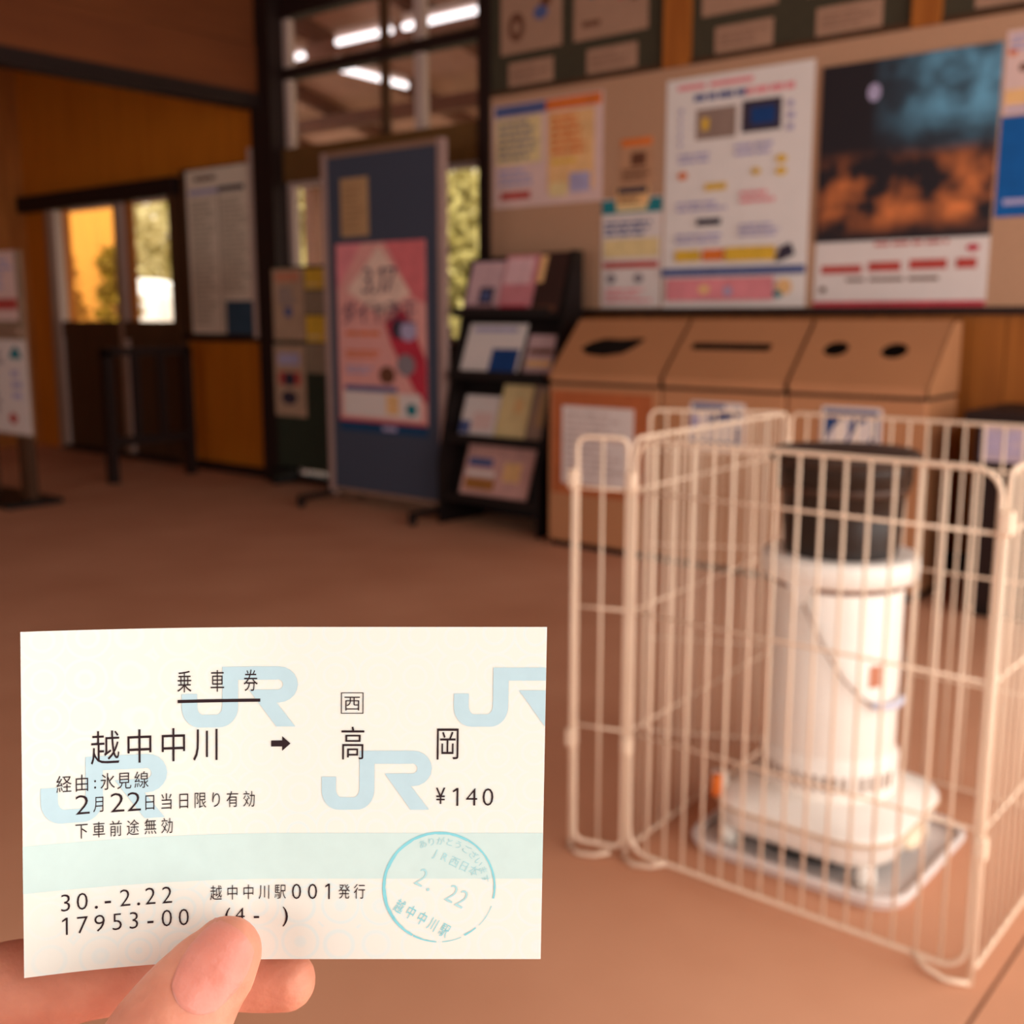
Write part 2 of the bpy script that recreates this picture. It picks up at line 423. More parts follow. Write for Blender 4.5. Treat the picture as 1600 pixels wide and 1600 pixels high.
# snow heap and shed seen through the alcove door
sb = prism([(-22.9, -.9), (-20.6, -.9), (-20.75, 1.72), (-22.75, 2.0)], 'y', 13.6, 14.9)
bmesh.ops.bevel(sb, geom=sb.edges[:], offset=.18, segments=3, affect='EDGES')
tag(mk('snow_heap', sb, mat('fresh_snow', (252, 250, 246), .8, var=.01), origin=None), 'white snow heap low in the narrow door pane', 'snow')
sh = thing('board_fence', (-18.9, 10, -.9), 'tall amber board fence behind the wide door pane', 'fence')
AMB = mat('amber_cladding', (222, 150, 50), .8, scale=2, stretch=(5, 5, .4))
for i in range(25):
    x = -21.2+i*.2
    mk('plank', box(x, x+.193, 9.9, 9.94, -.9, 3.6), AMB, sh)
for z in (.2, 3.0): mk('fence_rail', box(-21.2, -16.2, 9.94, 10.02, z, z+.12), AMB, sh)
def bush(x, y, h, r, label, seed, m):
    rnd = random.Random(seed)
    t = thing('shrub', (x, y, -.9), label, 'shrub', 'shrubs before the amber fence')
    vs_, fs = [], []
    for i in range(900):
        k = rnd.random()**.5; a = rnd.uniform(0, 6.283); q = rnd.random()
        rr = r*(1-q*.75)*k
        p = Vector((x+rr*math.cos(a), y+rr*math.sin(a), -.9+q*(h+.9))); s = rnd.uniform(.06, .13)
        u = Vector((rnd.gauss(0, 1), rnd.gauss(0, 1), rnd.gauss(0, 1))).normalized(); v = u.cross(Vector((rnd.gauss(0, 1), rnd.gauss(0, 1), .3))).normalized()
        n0 = len(vs_); vs_ += [p-u*s, p+v*s*.5, p+u*s, p-v*s*.5]; fs.append((n0, n0+1, n0+2, n0+3))
    me = bpy.data.meshes.new('foliage'); me.from_pydata([v-ORG[t] for v in vs_], [], fs)
    o = link('foliage', me, m, t); o['kind'] = 'stuff'
    mk('stem', tube([(x, y, -.9), (x, y, h*.7)], .03, 6), BARK, t)
BR = mat('russet_leaf', (170, 112, 30), .8, scale=1, rgb2=(140, 96, 24))
bush(-16.35, 8.95, 2.1, .75, 'russet shrub before the fence, nearer the door post', 11, BR)
bush(-14.8, 8.95, 2.1, .7, 'olive shrub before the fence, nearer the middle door stile', 12, mat('olive_shrub_leaf', (160, 130, 26), .8, rgb2=(128, 100, 20)))

# ================================================================== BULLETIN BOARD AND POSTERS
bb = thing('bulletin_board', (-1.2, WY, 1.15), 'long beige bulletin board above the bins and brochure rack', 'board')
mk('board_panel', box(-4.185, 1.15, WY-.03, WY, 1.165, 2.32), BEIGE, bb)
mk('board_frame', box(-4.185, 1.15, WY-.035, WY, 1.13, 1.165), DARK, bb)
mk('board_frame', box(-4.185, 1.15, WY-.035, WY, 2.32, 2.345), DARK2, bb)
PY = WY-.031
sheet('double_poster', 'two-column poster, blue heading beside orange heading, on bulletin board by the window', 'poster', -4.165, -3.42, 1.72, 2.27, PY, PAPER_P,
      [('title_band', .02, .50, .88, .985, INKB), ('title_band', .50, .985, .88, .985, ORNG), ('tint_panel', .03, .46, .42, .86, CREAMY),
       ('tint_panel', .52, .93, .12, .86, PEACH), ('text_lines', .06, .44, .45, .84, INKG, 6), ('text_lines', .55, .92, .45, .84, ORNG, 6), ('text_lines', .06, .44, .2, .38, LILAC, 3),
       ('title_band', .08, .36, .075, .15, RED), ('tint_panel', .54, .70, .07, .2, CREAMY), ('tint_panel', .72, .9, .1, .28, LILAC), ('text_lines', .56, .88, .36, .43, YELL, 1)])
sheet('flyer', 'small tan flyer with orange heading pinned above the narrow poster', 'flyer', -3.315, -3.11, 1.785, 2.015, PY, mat('tan_flyer', (190, 140, 106), .9),
      [('title_band', .05, .95, .82, .98, ORNG), ('picture_block', .35, .78, .4, .68, BRNI), ('text_lines', .1, .9, .08, .36, BRNI, 3)])
sheet('flyer', 'small card with dark heading just above the narrow poster', 'flyer', -3.33, -3.13, 1.685, 1.775, PY-.0045, PEACH,
      [('title_band', .05, .95, .6, .98, INKD), ('text_lines', .1, .9, .1, .5, BRNI, 2)])
sheet('narrow_poster', 'narrow poster with teal top, yellow block and red stripe beside big white poster', 'poster', -3.42, -3.052, 1.172, 1.722, PY, PAPER,
      [('title_band', 0, 1, .86, .99, TEAL), ('tint_panel', .25, .75, .88, .96, CREAMY), ('text_lines', .05, .95, .65, .8, INKB, 3), ('tint_panel', .04, .96, .46, .63, CREAMY),
       ('title_band', .04, .96, .36, .42, RED), ('disc', .1, .26, .22, .31, INKG), ('disc', .56, .72, .22, .31, INKG), ('text_lines', .08, .9, .04, .18, PINK, 3)])
sheet('white_poster', 'big white information poster with yellow strip and blue text in the board middle', 'poster', -3.04, -2.268, 1.168, 2.26, PY, mat('bright_poster_paper', (234, 222, 216), .9, var=.02),
      [('text_lines', .08, .9, .94, .98, PINK, 1), ('text_lines', .2, .62, .885, .935, INKB, 1), ('text_lines', .56, .92, .885, .935, PINK, 1), ('picture_block', .22, .5, .73, .86, mat('taupe_print', (150, 124, 112), .9)),
       ('picture_block', .26, .31, .77, .82, YELL), ('picture_block', .54, .8, .74, .87, INKD), ('picture_block', .6, .76, .77, .84, NAVY), ('text_lines', .84, .9, .72, .86, LILAC, 3),
       ('text_lines', .1, .13, .7, .88, LILAC, 5), ('text_lines', .1, .46, .63, .68, LILAC, 2), ('text_lines', .5, .86, .64, .70, LILAC, 2), ('disc', .1, .17, .565, .6, ORNG), ('disc', .78, .85, .55, .585, YELL), ('disc', .78, .85, .6, .635, YELL),
       ('disc', .62, .68, .56, .59, YELL), ('title_band', .3, .45, .51, .54, YELL), ('text_lines', .1, .5, .42, .47, LILAC, 2), ('title_band', .25, .42, .36, .39, INKD), ('text_lines', .55, .8, .44, .5, PINK, 2), ('text_lines', .1, .5, .28, .33, LILAC, 2), ('text_lines', .55, .85, .3, .36, LILAC, 3),
       ('title_band', .1, .28, .205, .255, YELL), ('title_band', .3, .45, .205, .255, ORNG), ('title_band', .46, .8, .2, .26, YELL), ('poly', 0, 1, 0, 1, INKD, [(.8, .19), (.83, .25), (.9, .27), (.93, .22), (.86, .2)]),
       ('title_band', 0, 1, .14, .175, INKB), ('tint_panel', .04, .8, .03, .13, PINK), ('disc', .28, .36, .06, .1, PEACH), ('disc', .46, .52, .05, .09, LILAC), ('disc', .82, .92, .05, .12, PEACH), ('disc', .8, .86, .04, .07, TEAL)])
# dark picture poster: a plain stand-in of dusky blue and orange patches
def dusk_mat():
    m = bpy.data.materials.new('dusky_picture_print'); m.use_nodes = True; nt = m.node_tree; b = nt.nodes['Principled BSDF']; L = nt.links.new
    tc = nt.nodes.new('ShaderNodeTexCoord'); sp = nt.nodes.new('ShaderNodeSeparateXYZ'); L(tc.outputs['Generated'], sp.inputs[0])
    n1 = nt.nodes.new('ShaderNodeTexNoise'); n1.inputs['Scale'].default_value = 4.0; n1.inputs['Detail'].default_value = 3; L(tc.outputs['Generated'], n1.inputs['Vector'])
    def math_(op, a, bb_):
        n = nt.nodes.new('ShaderNodeMath'); n.operation = op; n.use_clamp = True
        for i, q in enumerate((a, bb_)):
            if isinstance(q, (int, float)): n.inputs[i].default_value = q
            else: L(q, n.inputs[i])
        return n.outputs[0]
    def ramp(sock, lo, hi):
        n = nt.nodes.new('ShaderNodeMapRange'); n.inputs[1].default_value = lo; n.inputs[2].default_value = hi; L(sock, n.inputs[0]); return n.outputs[0]
    X, Z = sp.outputs[0], sp.outputs[2]
    patch = ramp(n1.outputs['Fac'], .42, .68)
    blue = math_('MULTIPLY', math_('MULTIPLY', ramp(Z, .45, .72), ramp(X, .3, .72)), math_('ADD', patch, .22))
    low = math_('MULTIPLY', math_('MULTIPLY', ramp(Z, .52, .34), ramp(Z, .02, .16)), patch)
    def mixc(f, c1, c2):
        n = nt.nodes.new('ShaderNodeMix'); n.data_type = 'RGBA'; L(f, n.inputs[0])
        if isinstance(c1, tuple): n.inputs[6].default_value = (*lin(c1), 1)
        else: L(c1, n.inputs[6])
        n.inputs[7].default_value = (*lin(c2), 1); return n.outputs[2]
    c = mixc(blue, (26, 16, 24), (104, 164, 196)); c = mixc(low, c, (236, 132, 70)); L(c, b.inputs['Base Color']); b.inputs['Roughness'].default_value = .7
    return m
D0, D1 = -2.226, -1.462
dp = sheet('dark_poster', 'tall poster with dusky blue and orange picture above a white strip', 'poster', D0, D1, 1.168, 2.213, PY, PAPER,
      [('text_lines', .36, .82, .245, .27, RED, 1), ('title_band', .04, .29, .14, .175, RED), ('title_band', .33, .52, .145, .185, RED), ('title_band', .57, .78, .15, .19, RED), ('title_band', .83, .94, .15, .19, RED),
       ('text_lines', .2, .94, .1, .125, BRNI, 1), ('disc', .88, .95, .215, .245, CRIM), ('title_band', 0, 1, 0, .022, CRIM), ('disc', .04, .08, .06, .085, BRNI)])
mk('printed_picture', box(D0, D1, PY-.012, PY-.002, 1.455, 2.213), dusk_mat(), dp)
mk('printed_disc', prism([(-1.985+.03*math.cos(k*.4), 2.08+.038*math.sin(k*.4)) for k in range(16)], 'y', PY-.0132, PY-.0124), LILAC, dp)
sheet('pink_poster', 'pinkish poster with orange dots above the blue poster at the right edge', 'poster', -1.452, -1.0, 1.925, 2.25, PY, PAPER_P,
      [('disc', .02, .1, .7, .8, ORNG), ('disc', .12, .2, .5, .6, BRNI), ('text_lines', .04, .9, .75, .95, LILAC, 3), ('tint_panel', .02, .8, .12, .3, PEACH), ('text_lines', .04, .9, .03, .1, LILAC, 1)])
sheet('blue_poster', 'plain strong blue poster at the right edge of the board', 'poster', -1.452, -.95, 1.525, 1.92, PY, BLUEP, [('text_lines', .06, .9, .1, .2, LILAC, 1)])

# row of dark panels with mounted prints above the board
for a, b in ((-4.19, -3.06), (-2.915, -1.84), (-1.72, -.62)):
    q = thing('exhibit_board', ((a+b)/2, WY, 2.345), {-4.19: 'dark green display panel above bulletin board, between window post and first amber post',
        -2.915: 'dark green display panel between the two amber posts', -1.72: 'dark green display panel beyond the second amber post'}[a], 'panel', 'dark display panels above the board')
    mk('backing', box(a, b, WY-.02, WY-.0005, 2.347, CEIL-.002), GREEN_D, q)
UY = WY-.021
MNT = mat('mounted_print', (172, 132, 108), .9, var=.05)
def print_(label, x0, x1, z0, z1, bl=()): sheet('mounted_print', label, 'print', x0, x1, z0, z1, UY, MNT, bl, 'prints on the dark panels')
def caption(label, x0, x1, z0, z1): sheet('caption_card', label, 'card', x0, x1, z0, z1, UY, MNT, [('text_lines', .08, .92, .2, .8, mat('faint_caption_ink', (150, 112, 92), .9), 3)], 'caption cards on the dark panels')
print_('mounted print with grey ring and blue patch on the panel by the window', -4.115, -3.70, 2.53, 3.02, [('disc', .13, .4, .12, .42, BRNI), ('disc', .21, .32, .2, .33, MNT), ('disc', .55, .78, .3, .45, INKB), ('disc', .66, .84, .42, .54, BRNI)])
print_('mounted print with dark red figure-like blots next to first amber post', -3.62, -3.165, 2.53, 3.02, [('picture_block', .6, .76, .34, .6, CRIM), ('picture_block', .78, .86, .3, .6, BRNI), ('text_lines', .12, .42, .1, .2, BRNI, 1), ('disc', .2, .3, .4, .5, TEAL)])
print_('mounted print just past the first amber post', -2.862, -2.47, 2.53, 3.02)
print_('mounted print just before the second amber post', -2.33, -1.93, 2.53, 3.02)
print_('mounted print beyond the second amber post', -1.60, -1.2, 2.53, 3.02)
caption('blank caption card below the print with the grey ring', -4.06, -3.755, 2.36, 2.482)
caption('blank caption card below the print with dark red blots', -3.535, -3.226, 2.358, 2.478)
caption('blank caption card just past the first amber post', -2.787, -2.488, 2.354, 2.472)
caption('blank caption card just before the second amber post', -2.278, -1.976, 2.354, 2.472)
caption('blank caption card beyond the second amber post', -1.59, -1.28, 2.36, 2.472)

# ================================================================== TIMETABLE, GREEN PANEL, ALCOVE
tt = thing('timetable_board', (-6.7, WY, 1.0), 'white timetable board in dark frame above the amber wall panel', 'board')
mk('board_frame', box(-7.2, -6.22, WY-.05, WY, .95, 1.0), DARK, tt)
mk('board_frame', box(-7.12, -7.05, WY-.06, WY, 1.0, 2.17), DARK2, tt)
mk('board_frame', box(-6.29, -6.235, WY-.09, WY, .98, 2.24), ALU, tt)
mk('board_backing', box(-7.05, -6.29, WY-.06, WY, 1.0, 2.16), DARK2, tt)
sheet(None, None, None, -7.045, -6.30, 1.005, 2.15, WY-.061, mat('timetable_paper', (232, 212, 192), .9, var=.02),
      [('text_lines', .14, .5, .92, .97, BRNI, 1), ('title_band', .04, .55, .85, .88, LILAC), ('title_band', .5, .9, .855, .885, INKD), ('column_rule', .5, .52, .0, .84, mat('rule_print', (168, 146, 122), .9)),
       ('text_lines', .06, .46, .05, .82, mat('faint_table_ink', (186, 166, 144), .9), 26), ('text_lines', .55, .96, .25, .82, mat('faint_table_ink', (186, 166, 144), .9), 20), ('picture_block', .56, 1, 0, .2, mat('slate_print', (54, 76, 96), .9))], parent=tt)
gp = thing('notice_board', (-5.75, 4.82, 0), 'low dark green notice panel under the window pane', 'panel')
mk('panel_board', box(-6.02, -5.35, 4.79, 4.83, .12, 1.45), GREEN_P, gp)
for a in (-6.0, -5.42): mk('panel_foot', box(a, a+.05, 4.7, 4.9, 0, .12), BLACK, gp)
sheet('notice', 'upper notice with orange heading and blue dot on the green panel', 'notice', -6.02, -5.70, .97, 1.435, 4.789, mat('tan_notice', (186, 152, 126), .9),
      [('title_band', .1, .85, .82, .95, mat('salmon_ink', (206, 134, 104), .9)), ('disc', .36, .62, .32, .48, INKB), ('text_lines', .2, .85, .5, .75, INKG, 4)])
sheet('notice', 'lower notice with red dark photo on the green panel', 'notice', -6.03, -5.71, .465, .94, 4.789, mat('tan_notice', (186, 152, 126), .9),
      [('title_band', .14, .82, .72, .88, LILAC), ('picture_block', .14, .84, .44, .62, RED), ('disc', .3, .68, .42, .62, INKD), ('disc', .2, .72, .16, .36, INKD)])
for lb, a, b in (('upper yellow sticker slip on the green panel', 1.3, 1.43), ('lower yellow sticker slip on the green panel', .96, 1.13)):
    sheet('sticker_slip', lb, 'slip', -5.69, -5.5, a, b, 4.789, YELL, [('text_lines', .1, .9, .1, .3, CREAMY, 1)])
sheet('slip', 'grey paper slip between yellow stickers on the green panel', 'slip', -5.69, -5.5, 1.14, 1.29, 4.789, mat('grey_slip', (150, 128, 106), .9))
sheet('slip', 'grey paper slip below the yellow stickers on the green panel', 'slip', -5.70, -5.5, .76, .95, 4.789, mat('grey_slip', (150, 128, 106), .9))

# ================================================================== BLUE STANDING BOARD
ds = thing('display_board', (-4.67, 4.5, 0), 'tall slate blue standing display board on feet before the window', 'board')
mk('board_panel', box(-5.09, -4.2, 4.475, 4.505, .1, 2.03), BLUE_P, ds)
mk('top_rail', box(-5.09, -4.2, 4.47, 4.51, 2.03, 2.06), ALU_D, ds)
mk('bottom_rail', box(-5.09, -4.2, 4.47, 4.51, .075, .1), ALU_D, ds)
for a in (-5.135, -4.205):
    mk('post', box(a, a+.042, 4.468, 4.508, .05, 2.06), ALU_P, ds)
    ft = mk('foot', box(a+.01, a+.04, 4.2, 4.74, .045, .075), BLACK, ds)
    for y in (4.22, 4.72): mk('caster', tube([(a+.012, y, .024), (a+.038, y, .024)], .024, 12), BLACK, ft, True)
sheet('memo_sheet', 'tan memo sheet pinned high on the blue board', 'sheet', -4.975, -4.745, 1.58, 1.905, 4.474, PAPER_T, [('text_lines', .1, .9, .1, .9, mat('faint_memo_ink', (168, 128, 90), .9), 8)])
pk = sheet('timetable_poster', 'pink poster headed 3.17 on the blue board', 'poster', -5.025, -4.30, .515, 1.54, 4.474, mat('salmon_poster', (232, 164, 156), .9, var=.04),
      [('poly', 0, 1, 0, 1, PINK, [(0, 1), (0, .74), (.3, 1)]), ('poly', 0, 1, 0, 1, mat('rose_print', (222, 116, 120), .9), [(.56, 1), (1, 1), (1, .66), (.86, .7)]),
       ('poly', 0, 1, 0, 1, mat('blush_print', (240, 204, 186), .9), [(.12, .74), (.5, .98), (.84, .72), (.5, .6)]),
       ('poly', 0, 1, 0, 1, CRIM, [(.55, .56), (.76, .64), (1, .36), (1, .12), (.86, .2), (.62, .44)]), ('disc', .62, .80, .47, .58, INKD), ('disc', .72, .9, .46, .57, LILAC), ('disc', .68, .88, .27, .39, INKG), ('disc', .48, .66, .22, .32, BRNI),
       ('text_lines', .1, .5, .48, .52, ORNG, 1), ('text_lines', .1, .5, .36, .41, ORNG, 2), ('text_lines', .1, .42, .27, .32, LILAC, 2), ('tint_panel', .06, .94, .03, .17, PAPER), ('title_band', .08, .68, .175, .205, INKB),
       ('picture_block', .56, .7, .05, .16, PEACH), ('disc', .78, .9, .05, .12, TEAL), ('title_band', 0, 1, 0, .012, CRIM)])
def wall_text(s, parent, x0, x1, z0, z1, y, m, slant=0.):
    bm = bmesh.new(); x = 0; vv = []
    adv = []
    for ch in s:
        g = glyph(ch); xs = [p[0] for p in g[0]]; cj = ord(ch) > 255
        wd = 1.0 if cj else (max(xs)-min(xs)+.1); adv.append((x-(0 if cj else min(xs)-.05), g)); x += wd
    tot = x; ys = [p[1] for _, g in adv for p in g[0]]; lo, hi = min(ys), max(ys)
    for ox, g in adv:
        vl = [bm.verts.new((x0+(p[0]+ox)/tot*(x1-x0)+slant*(p[1]-lo)/(hi-lo)*(z1-z0), y, z0+(p[1]-lo)/(hi-lo)*(z1-z0))) for p in g[0]]
        for f in g[1]:
            try: bm.faces.new([vl[i] for i in f])
            except ValueError: pass
    r = bmesh.ops.extrude_face_region(bm, geom=bm.faces[:])
    bmesh.ops.translate(bm, verts=[v for v in r['geom'] if isinstance(v, bmesh.types.BMVert)], vec=(0, -.001, 0))
    return mk('lettering', bm, m, parent)
SLATE = mat('slate_lettering', (96, 72, 96), .9)
wall_text('3.17', pk, -4.80, -4.52, 1.255, 1.40, 4.458, SLATE, .1)
wall_text('ダイヤ改正', pk, -4.98, -4.36, 1.08, 1.215, 4.458, SLATE, .05)
sheet('poster_strip', 'dark blue strip directly below the pink poster', 'strip', -5.025, -4.30, .455, .505, 4.474, mat('deep_blue_strip', (20, 62, 100), .8), [('tint_panel', .5, .66, .3, .8, LILAC)])

# ================================================================== BROCHURE RACK
rk = thing('brochure_rack', (-3.78, 4.6, 0), 'black four-tier brochure rack between blue board and bins', 'rack')
for a, h_ in ((-4.14, 1.43), (-3.455, 1.46)):
    mk('side_panel', prism([(4.38, 0), (4.74, 0), (4.74, h_), (4.66, h_), (4.38, .35)], 'x', a, a+.025), BLACK, rk)
mk('back_panel', box(-4.115, -3.455, 4.715, 4.74, .02, 1.42), BLACK, rk)
TZ = [(.15, 4.40), (.47, 4.43), (.81, 4.46), (1.14, 4.49)]
for z, y in TZ:
    s_ = mk('shelf', box(-4.115, -3.455, y, 4.715, z-.02, z), BLACK, rk)
    mk('shelf_lip', box(-4.115, -3.455, y-.012, y, z-.02, z+.03), BLACK, s_)
    mk('rest', prism([(y+.08, z), (y+.185, z+.3), (y+.197, z+.296), (y+.092, z)], 'x', -4.115, -3.455), BLACK, s_)
def leaflet(label, x0, x1, tier, h, m, bl=(), skew=0.):
    z, y = TZ[tier]; y0 = y+.072; t = thing('brochure', ((x0+x1)/2, y0, z), label, 'brochure', 'brochures in the rack')
    def slab(fx0, fx1, fz0, fz1, lift, th):
        bm = bmesh.new(); c = []
        for d in (lift, lift+th):
            for fx, fz in ((fx0, fz0), (fx1, fz0), (fx1, fz1), (fx0, fz1)):
                q = fz*h; c.append(bm.verts.new((x0+fx*(x1-x0)+skew*q, y0+q*.33-d*.94, z+.003+q*.94+(-d*.49 if False else 0)+d*.0)))
        for f in ((0, 1, 2, 3), (7, 6, 5, 4), (0, 4, 5, 1), (1, 5, 6, 2), (2, 6, 7, 3), (3, 7, 4, 0)): bm.faces.new([c[i] for i in f])
        return bm
    mk('booklet', slab(0, 1, 0, 1, 0, .012), m, t)
    for i, (fx0, fx1, fz0, fz1, mm) in enumerate(bl): mk('cover_print', slab(fx0, fx1, fz0, fz1, .0125+i*.0004, .001), mm, t)
leaflet('pale pink brochure with dark blot in the top tier, nearest the blue board', -4.10, -3.872, 3, .29, mat('pale_mauve_cover', (206, 168, 172), .8), [(.4, .85, .18, .5, INKD), (.5, .72, .25, .42, INKB), (0, 1, 0, .16, mat('plum_print', (140, 96, 100), .8))])
leaflet('rose brochure in the middle of the top tier', -3.866, -3.64, 3, .32, mat('rose_cover', (206, 128, 134), .8), [(.05, .85, .5, .95, mat('pale_rose_print', (224, 180, 184), .8)), (.1, .9, .05, .14, CRIM)])
leaflet('dark brown brochure at the bin end of the top tier', -3.632, -3.46, 3, .33, mat('umber_cover', (56, 32, 26), .7), [(0, .25, .5, .95, PEACH), (0, .9, .02, .12, BRNI)])
leaflet('large white brochure with navy corner in the second tier', -4.105, -3.705, 2, .29, PAPER, [(.5, .97, .0, .52, NAVY), (.1, .85, .84, .93, LILAC)], .03)
leaflet('mauve striped brochure at the bin end of the second tier', -3.665, -3.47, 2, .23, mat('mauve_cover', (196, 160, 160), .8), [(.1, .9, .55, .68, BRNI), (.1, .9, .25, .4, PEACH)])
leaflet('white brochure with pink and blue patches in the third tier', -4.09, -3.845, 1, .24, PAPER, [(.0, .3, .1, .4, INKB), (.35, .9, .2, .6, PAPER_P)])
leaflet('pale yellow brochure in the middle of the third tier', -3.835, -3.63, 1, .31, CREAMY, [(.5, .75, .5, .75, PEACH)])
leaflet('taupe brochure at the bin end of the third tier', -3.62, -3.47, 1, .31, mat('taupe_cover', (160, 128, 110), .8), [(.3, .7, .3, .9, PAPER_T)])
leaflet('pink picture brochure with blue and ochre bands alone in the lowest tier', -4.06, -3.59, 0, .3, mat('blossom_cover', (214, 160, 150), .8), [(.05, .42, .58, .74, INKB), (.05, .5, .15, .36, mat('ochre_print', (168, 108, 50), .8)), (.05, .48, .4, .5, PAPER), (.6, .85, .35, .7, PEACH)])

# ================================================================== LITTER BINS
BF, BT, BB = 4.30, 4.55, 4.66      # front, top front edge, back (y)
def litter_bin(x0, x1, label, holes):
    t = thing('litter_bin', ((x0+x1)/2, 4.48, 0), label, 'bin', 'tan litter bins below the board')
    mk('bin_body', box(x0, x1, BF, BB, .03, .80, bev=.008), BIN, t)
    mk('plinth', box(x0+.01, x1-.01, BF+.015, BB, 0, .03), DARK, t)
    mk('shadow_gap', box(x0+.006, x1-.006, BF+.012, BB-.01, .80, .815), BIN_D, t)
    # hood: sides, back and top closed, sloping face cut with the openings
    z0, z1, z2 = .815, .85, 1.11
    bm = bmesh.new()
    for a, b in ((x0, x0+.006), (x1-.006, x1)):
        prism([(BF, z0), (BB, z0), (BB, z2), (BT, z2), (BF, z1)], 'x', a, b, bm)
    box(x0, x1, BF, BF+.006, z0, z1, bm); box(x0, x1, BB-.006, BB, z0, z2, bm); box(x0, x1, BT, BB, z2-.006, z2, bm)
    # sloping face as a plane (s across, q up the slope) with holes
    face = bmesh.new(); L_ = math.hypot(BT-BF, z2-z1)
    outer = [face.verts.new((x0, 0, 0)), face.verts.new((x1, 0, 0)), face.verts.new((x1, L_, 0)), face.verts.new((x0, L_, 0))]
    es = [face.edges.new((outer[i], outer[(i+1) % 4])) for i in range(4)]
    for poly in holes:
        vl = [face.verts.new((p[0], p[1], 0)) for p in poly]
        es += [face.edges.new((vl[i], vl[(i+1) % len(vl)])) for i in range(len(vl))]
    bmesh.ops.triangle_fill(face, edges=es, use_beauty=True, use_dissolve=False)
    # triangle_fill may also fill holes: drop faces whose centre lies in one
    def inside(p, poly):
        c = False
        for i in range(len(poly)):
            a, b = poly[i], poly[i-1]
            if (a[1] > p[1]) != (b[1] > p[1]) and p[0] < (b[0]-a[0])*(p[1]-a[1])/(b[1]-a[1])+a[0]: c = not c
        return c
    kill = [f for f in face.faces if any(inside(f.calc_center_median(), h) for h in holes)]
    bmesh.ops.delete(face, geom=kill, context='FACES')
    r = bmesh.ops.extrude_face_region(face, geom=face.faces[:])
    bmesh.ops.translate(face, verts=[v for v in r['geom'] if isinstance(v, bmesh.types.BMVert)], vec=(0, 0, -.006))
    for v in face.verts:
        q, d = v.co.y, v.co.z
        v.co = Vector((v.co.x, BF+q*(BT-BF)/L_-d*(z2-z1)/L_, z1+q*(z2-z1)/L_+d*(BT-BF)/L_))
    add(bm, face)
    mk('hood', bm, BIN, t)
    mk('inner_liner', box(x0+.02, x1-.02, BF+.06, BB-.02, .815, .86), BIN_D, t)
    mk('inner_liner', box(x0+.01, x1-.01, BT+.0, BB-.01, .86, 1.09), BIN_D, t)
    return t
def circ(cx, cy, rx, ry, n=24, a0=0.):
    return [(cx+rx*math.cos(2*math.pi*k/n)*math.cos(a0)-ry*math.sin(2*math.pi*k/n)*math.sin(a0), cy+rx*math.cos(2*math.pi*k/n)*math.sin(a0)+ry*math.sin(2*math.pi*k/n)*math.cos(a0)) for k in range(n)]
def slot(x0, x1, y0, y1, r): return [(p[0], p[1]) for p in rounded(x0, x1, y0, y1, r, 4)]
b1 = litter_bin(-3.31, -2.675, 'tan litter bin with wide mouth and white notice, next to brochure rack', [[(-3.215, .175), (-3.17, .215), (-3.1, .24), (-3.0, .235), (-2.9, .245), (-2.86, .235), (-2.9, .18), (-2.95, .14), (-3.05, .12), (-3.15, .13)]])
b2 = litter_bin(-2.665, -2.065, 'tan litter bin with one thin slot, middle of the row', [slot(-2.605, -2.205, .175, .222, .015)])
b3 = litter_bin(-2.055, -1.475, 'tan litter bin with two round holes, end of the row', [circ(-1.912, .197, .055, .042), circ(-1.665, .193, .055, .042)])
mk('notice_backing', box(-3.285, -2.715, BF-.004, BF, .27, .77), mat('rust_backing', (178, 96, 54), .8), b1)
n_ = mk('notice_paper', box(-3.222, -2.812, BF-.007, BF-.004, .325, .70), PAPER, b1)
n2_ = mk('text_lines', strips(-3.2, -2.84, .35, .68, BF-.0085, 11, seed=3), mat('faint_notice_ink', (206, 184, 178), .9), n_); n2_['kind'] = 'stuff'
# paper pictogram on the middle bin, bottle and can pictogram on the end bin
def sticker(parent, x0, x1, z0, z1):
    s_ = mk('pictogram_sticker', prism([(p[0], p[1]) for p in rounded(x0, x1, z0, z1, .015, 4)], 'y', BF-.005, BF-.0005), PAPER, parent)
    return s_
s2 = sticker(b2, -2.515, -2.245, .545, .755)
mk('pictogram', prism([(-2.50, .70), (-2.34, .72), (-2.34, .745), (-2.50, .745)], 'y', BF-.007, BF-.005), INKB, s2)
mk('pictogram', prism([(-2.415, .665), (-2.265, .695), (-2.265, .735), (-2.40, .70)], 'y', BF-.0085, BF-.007), NAVY, s2)
mk('pictogram', box(-2.505, -2.455, BF-.007, BF-.005, .64, .69), LILAC, s2)
mk('pictogram', box(-2.505, -2.265, BF-.007, BF-.005, .555, .585), INKB, s2)
mk('pictogram', box(-2.285, -2.262, BF-.007, BF-.005, .585, .65), INKB, s2)
s3 = sticker(b3, -1.90, -1.645, .545, .765)
mk('pictogram', box(-1.885, -1.66, BF-.007, BF-.005, .56, .752), NAVY, s3)
for cx in (-1.82, -1.725):
    bm = bmesh.new(); ca, sa = math.cos(-.5), math.sin(-.5)
    pts = [(-.036, -.075), (.036, -.075), (.036, .025), (.015, .06), (.015, .085), (-.015, .085), (-.015, .06), (-.036, .025)]
    prism([(cx+p[0]*ca-p[1]*sa, .65+p[0]*sa+p[1]*ca) for p in pts], 'y', BF-.0085, BF-.007, bm)
    mk('pictogram', bm, PAPER, s3)
mk('sticker_tape', box(-2.0, -1.93, BF-.003, BF-.0005, .3, .36), PAPER_P, b3)

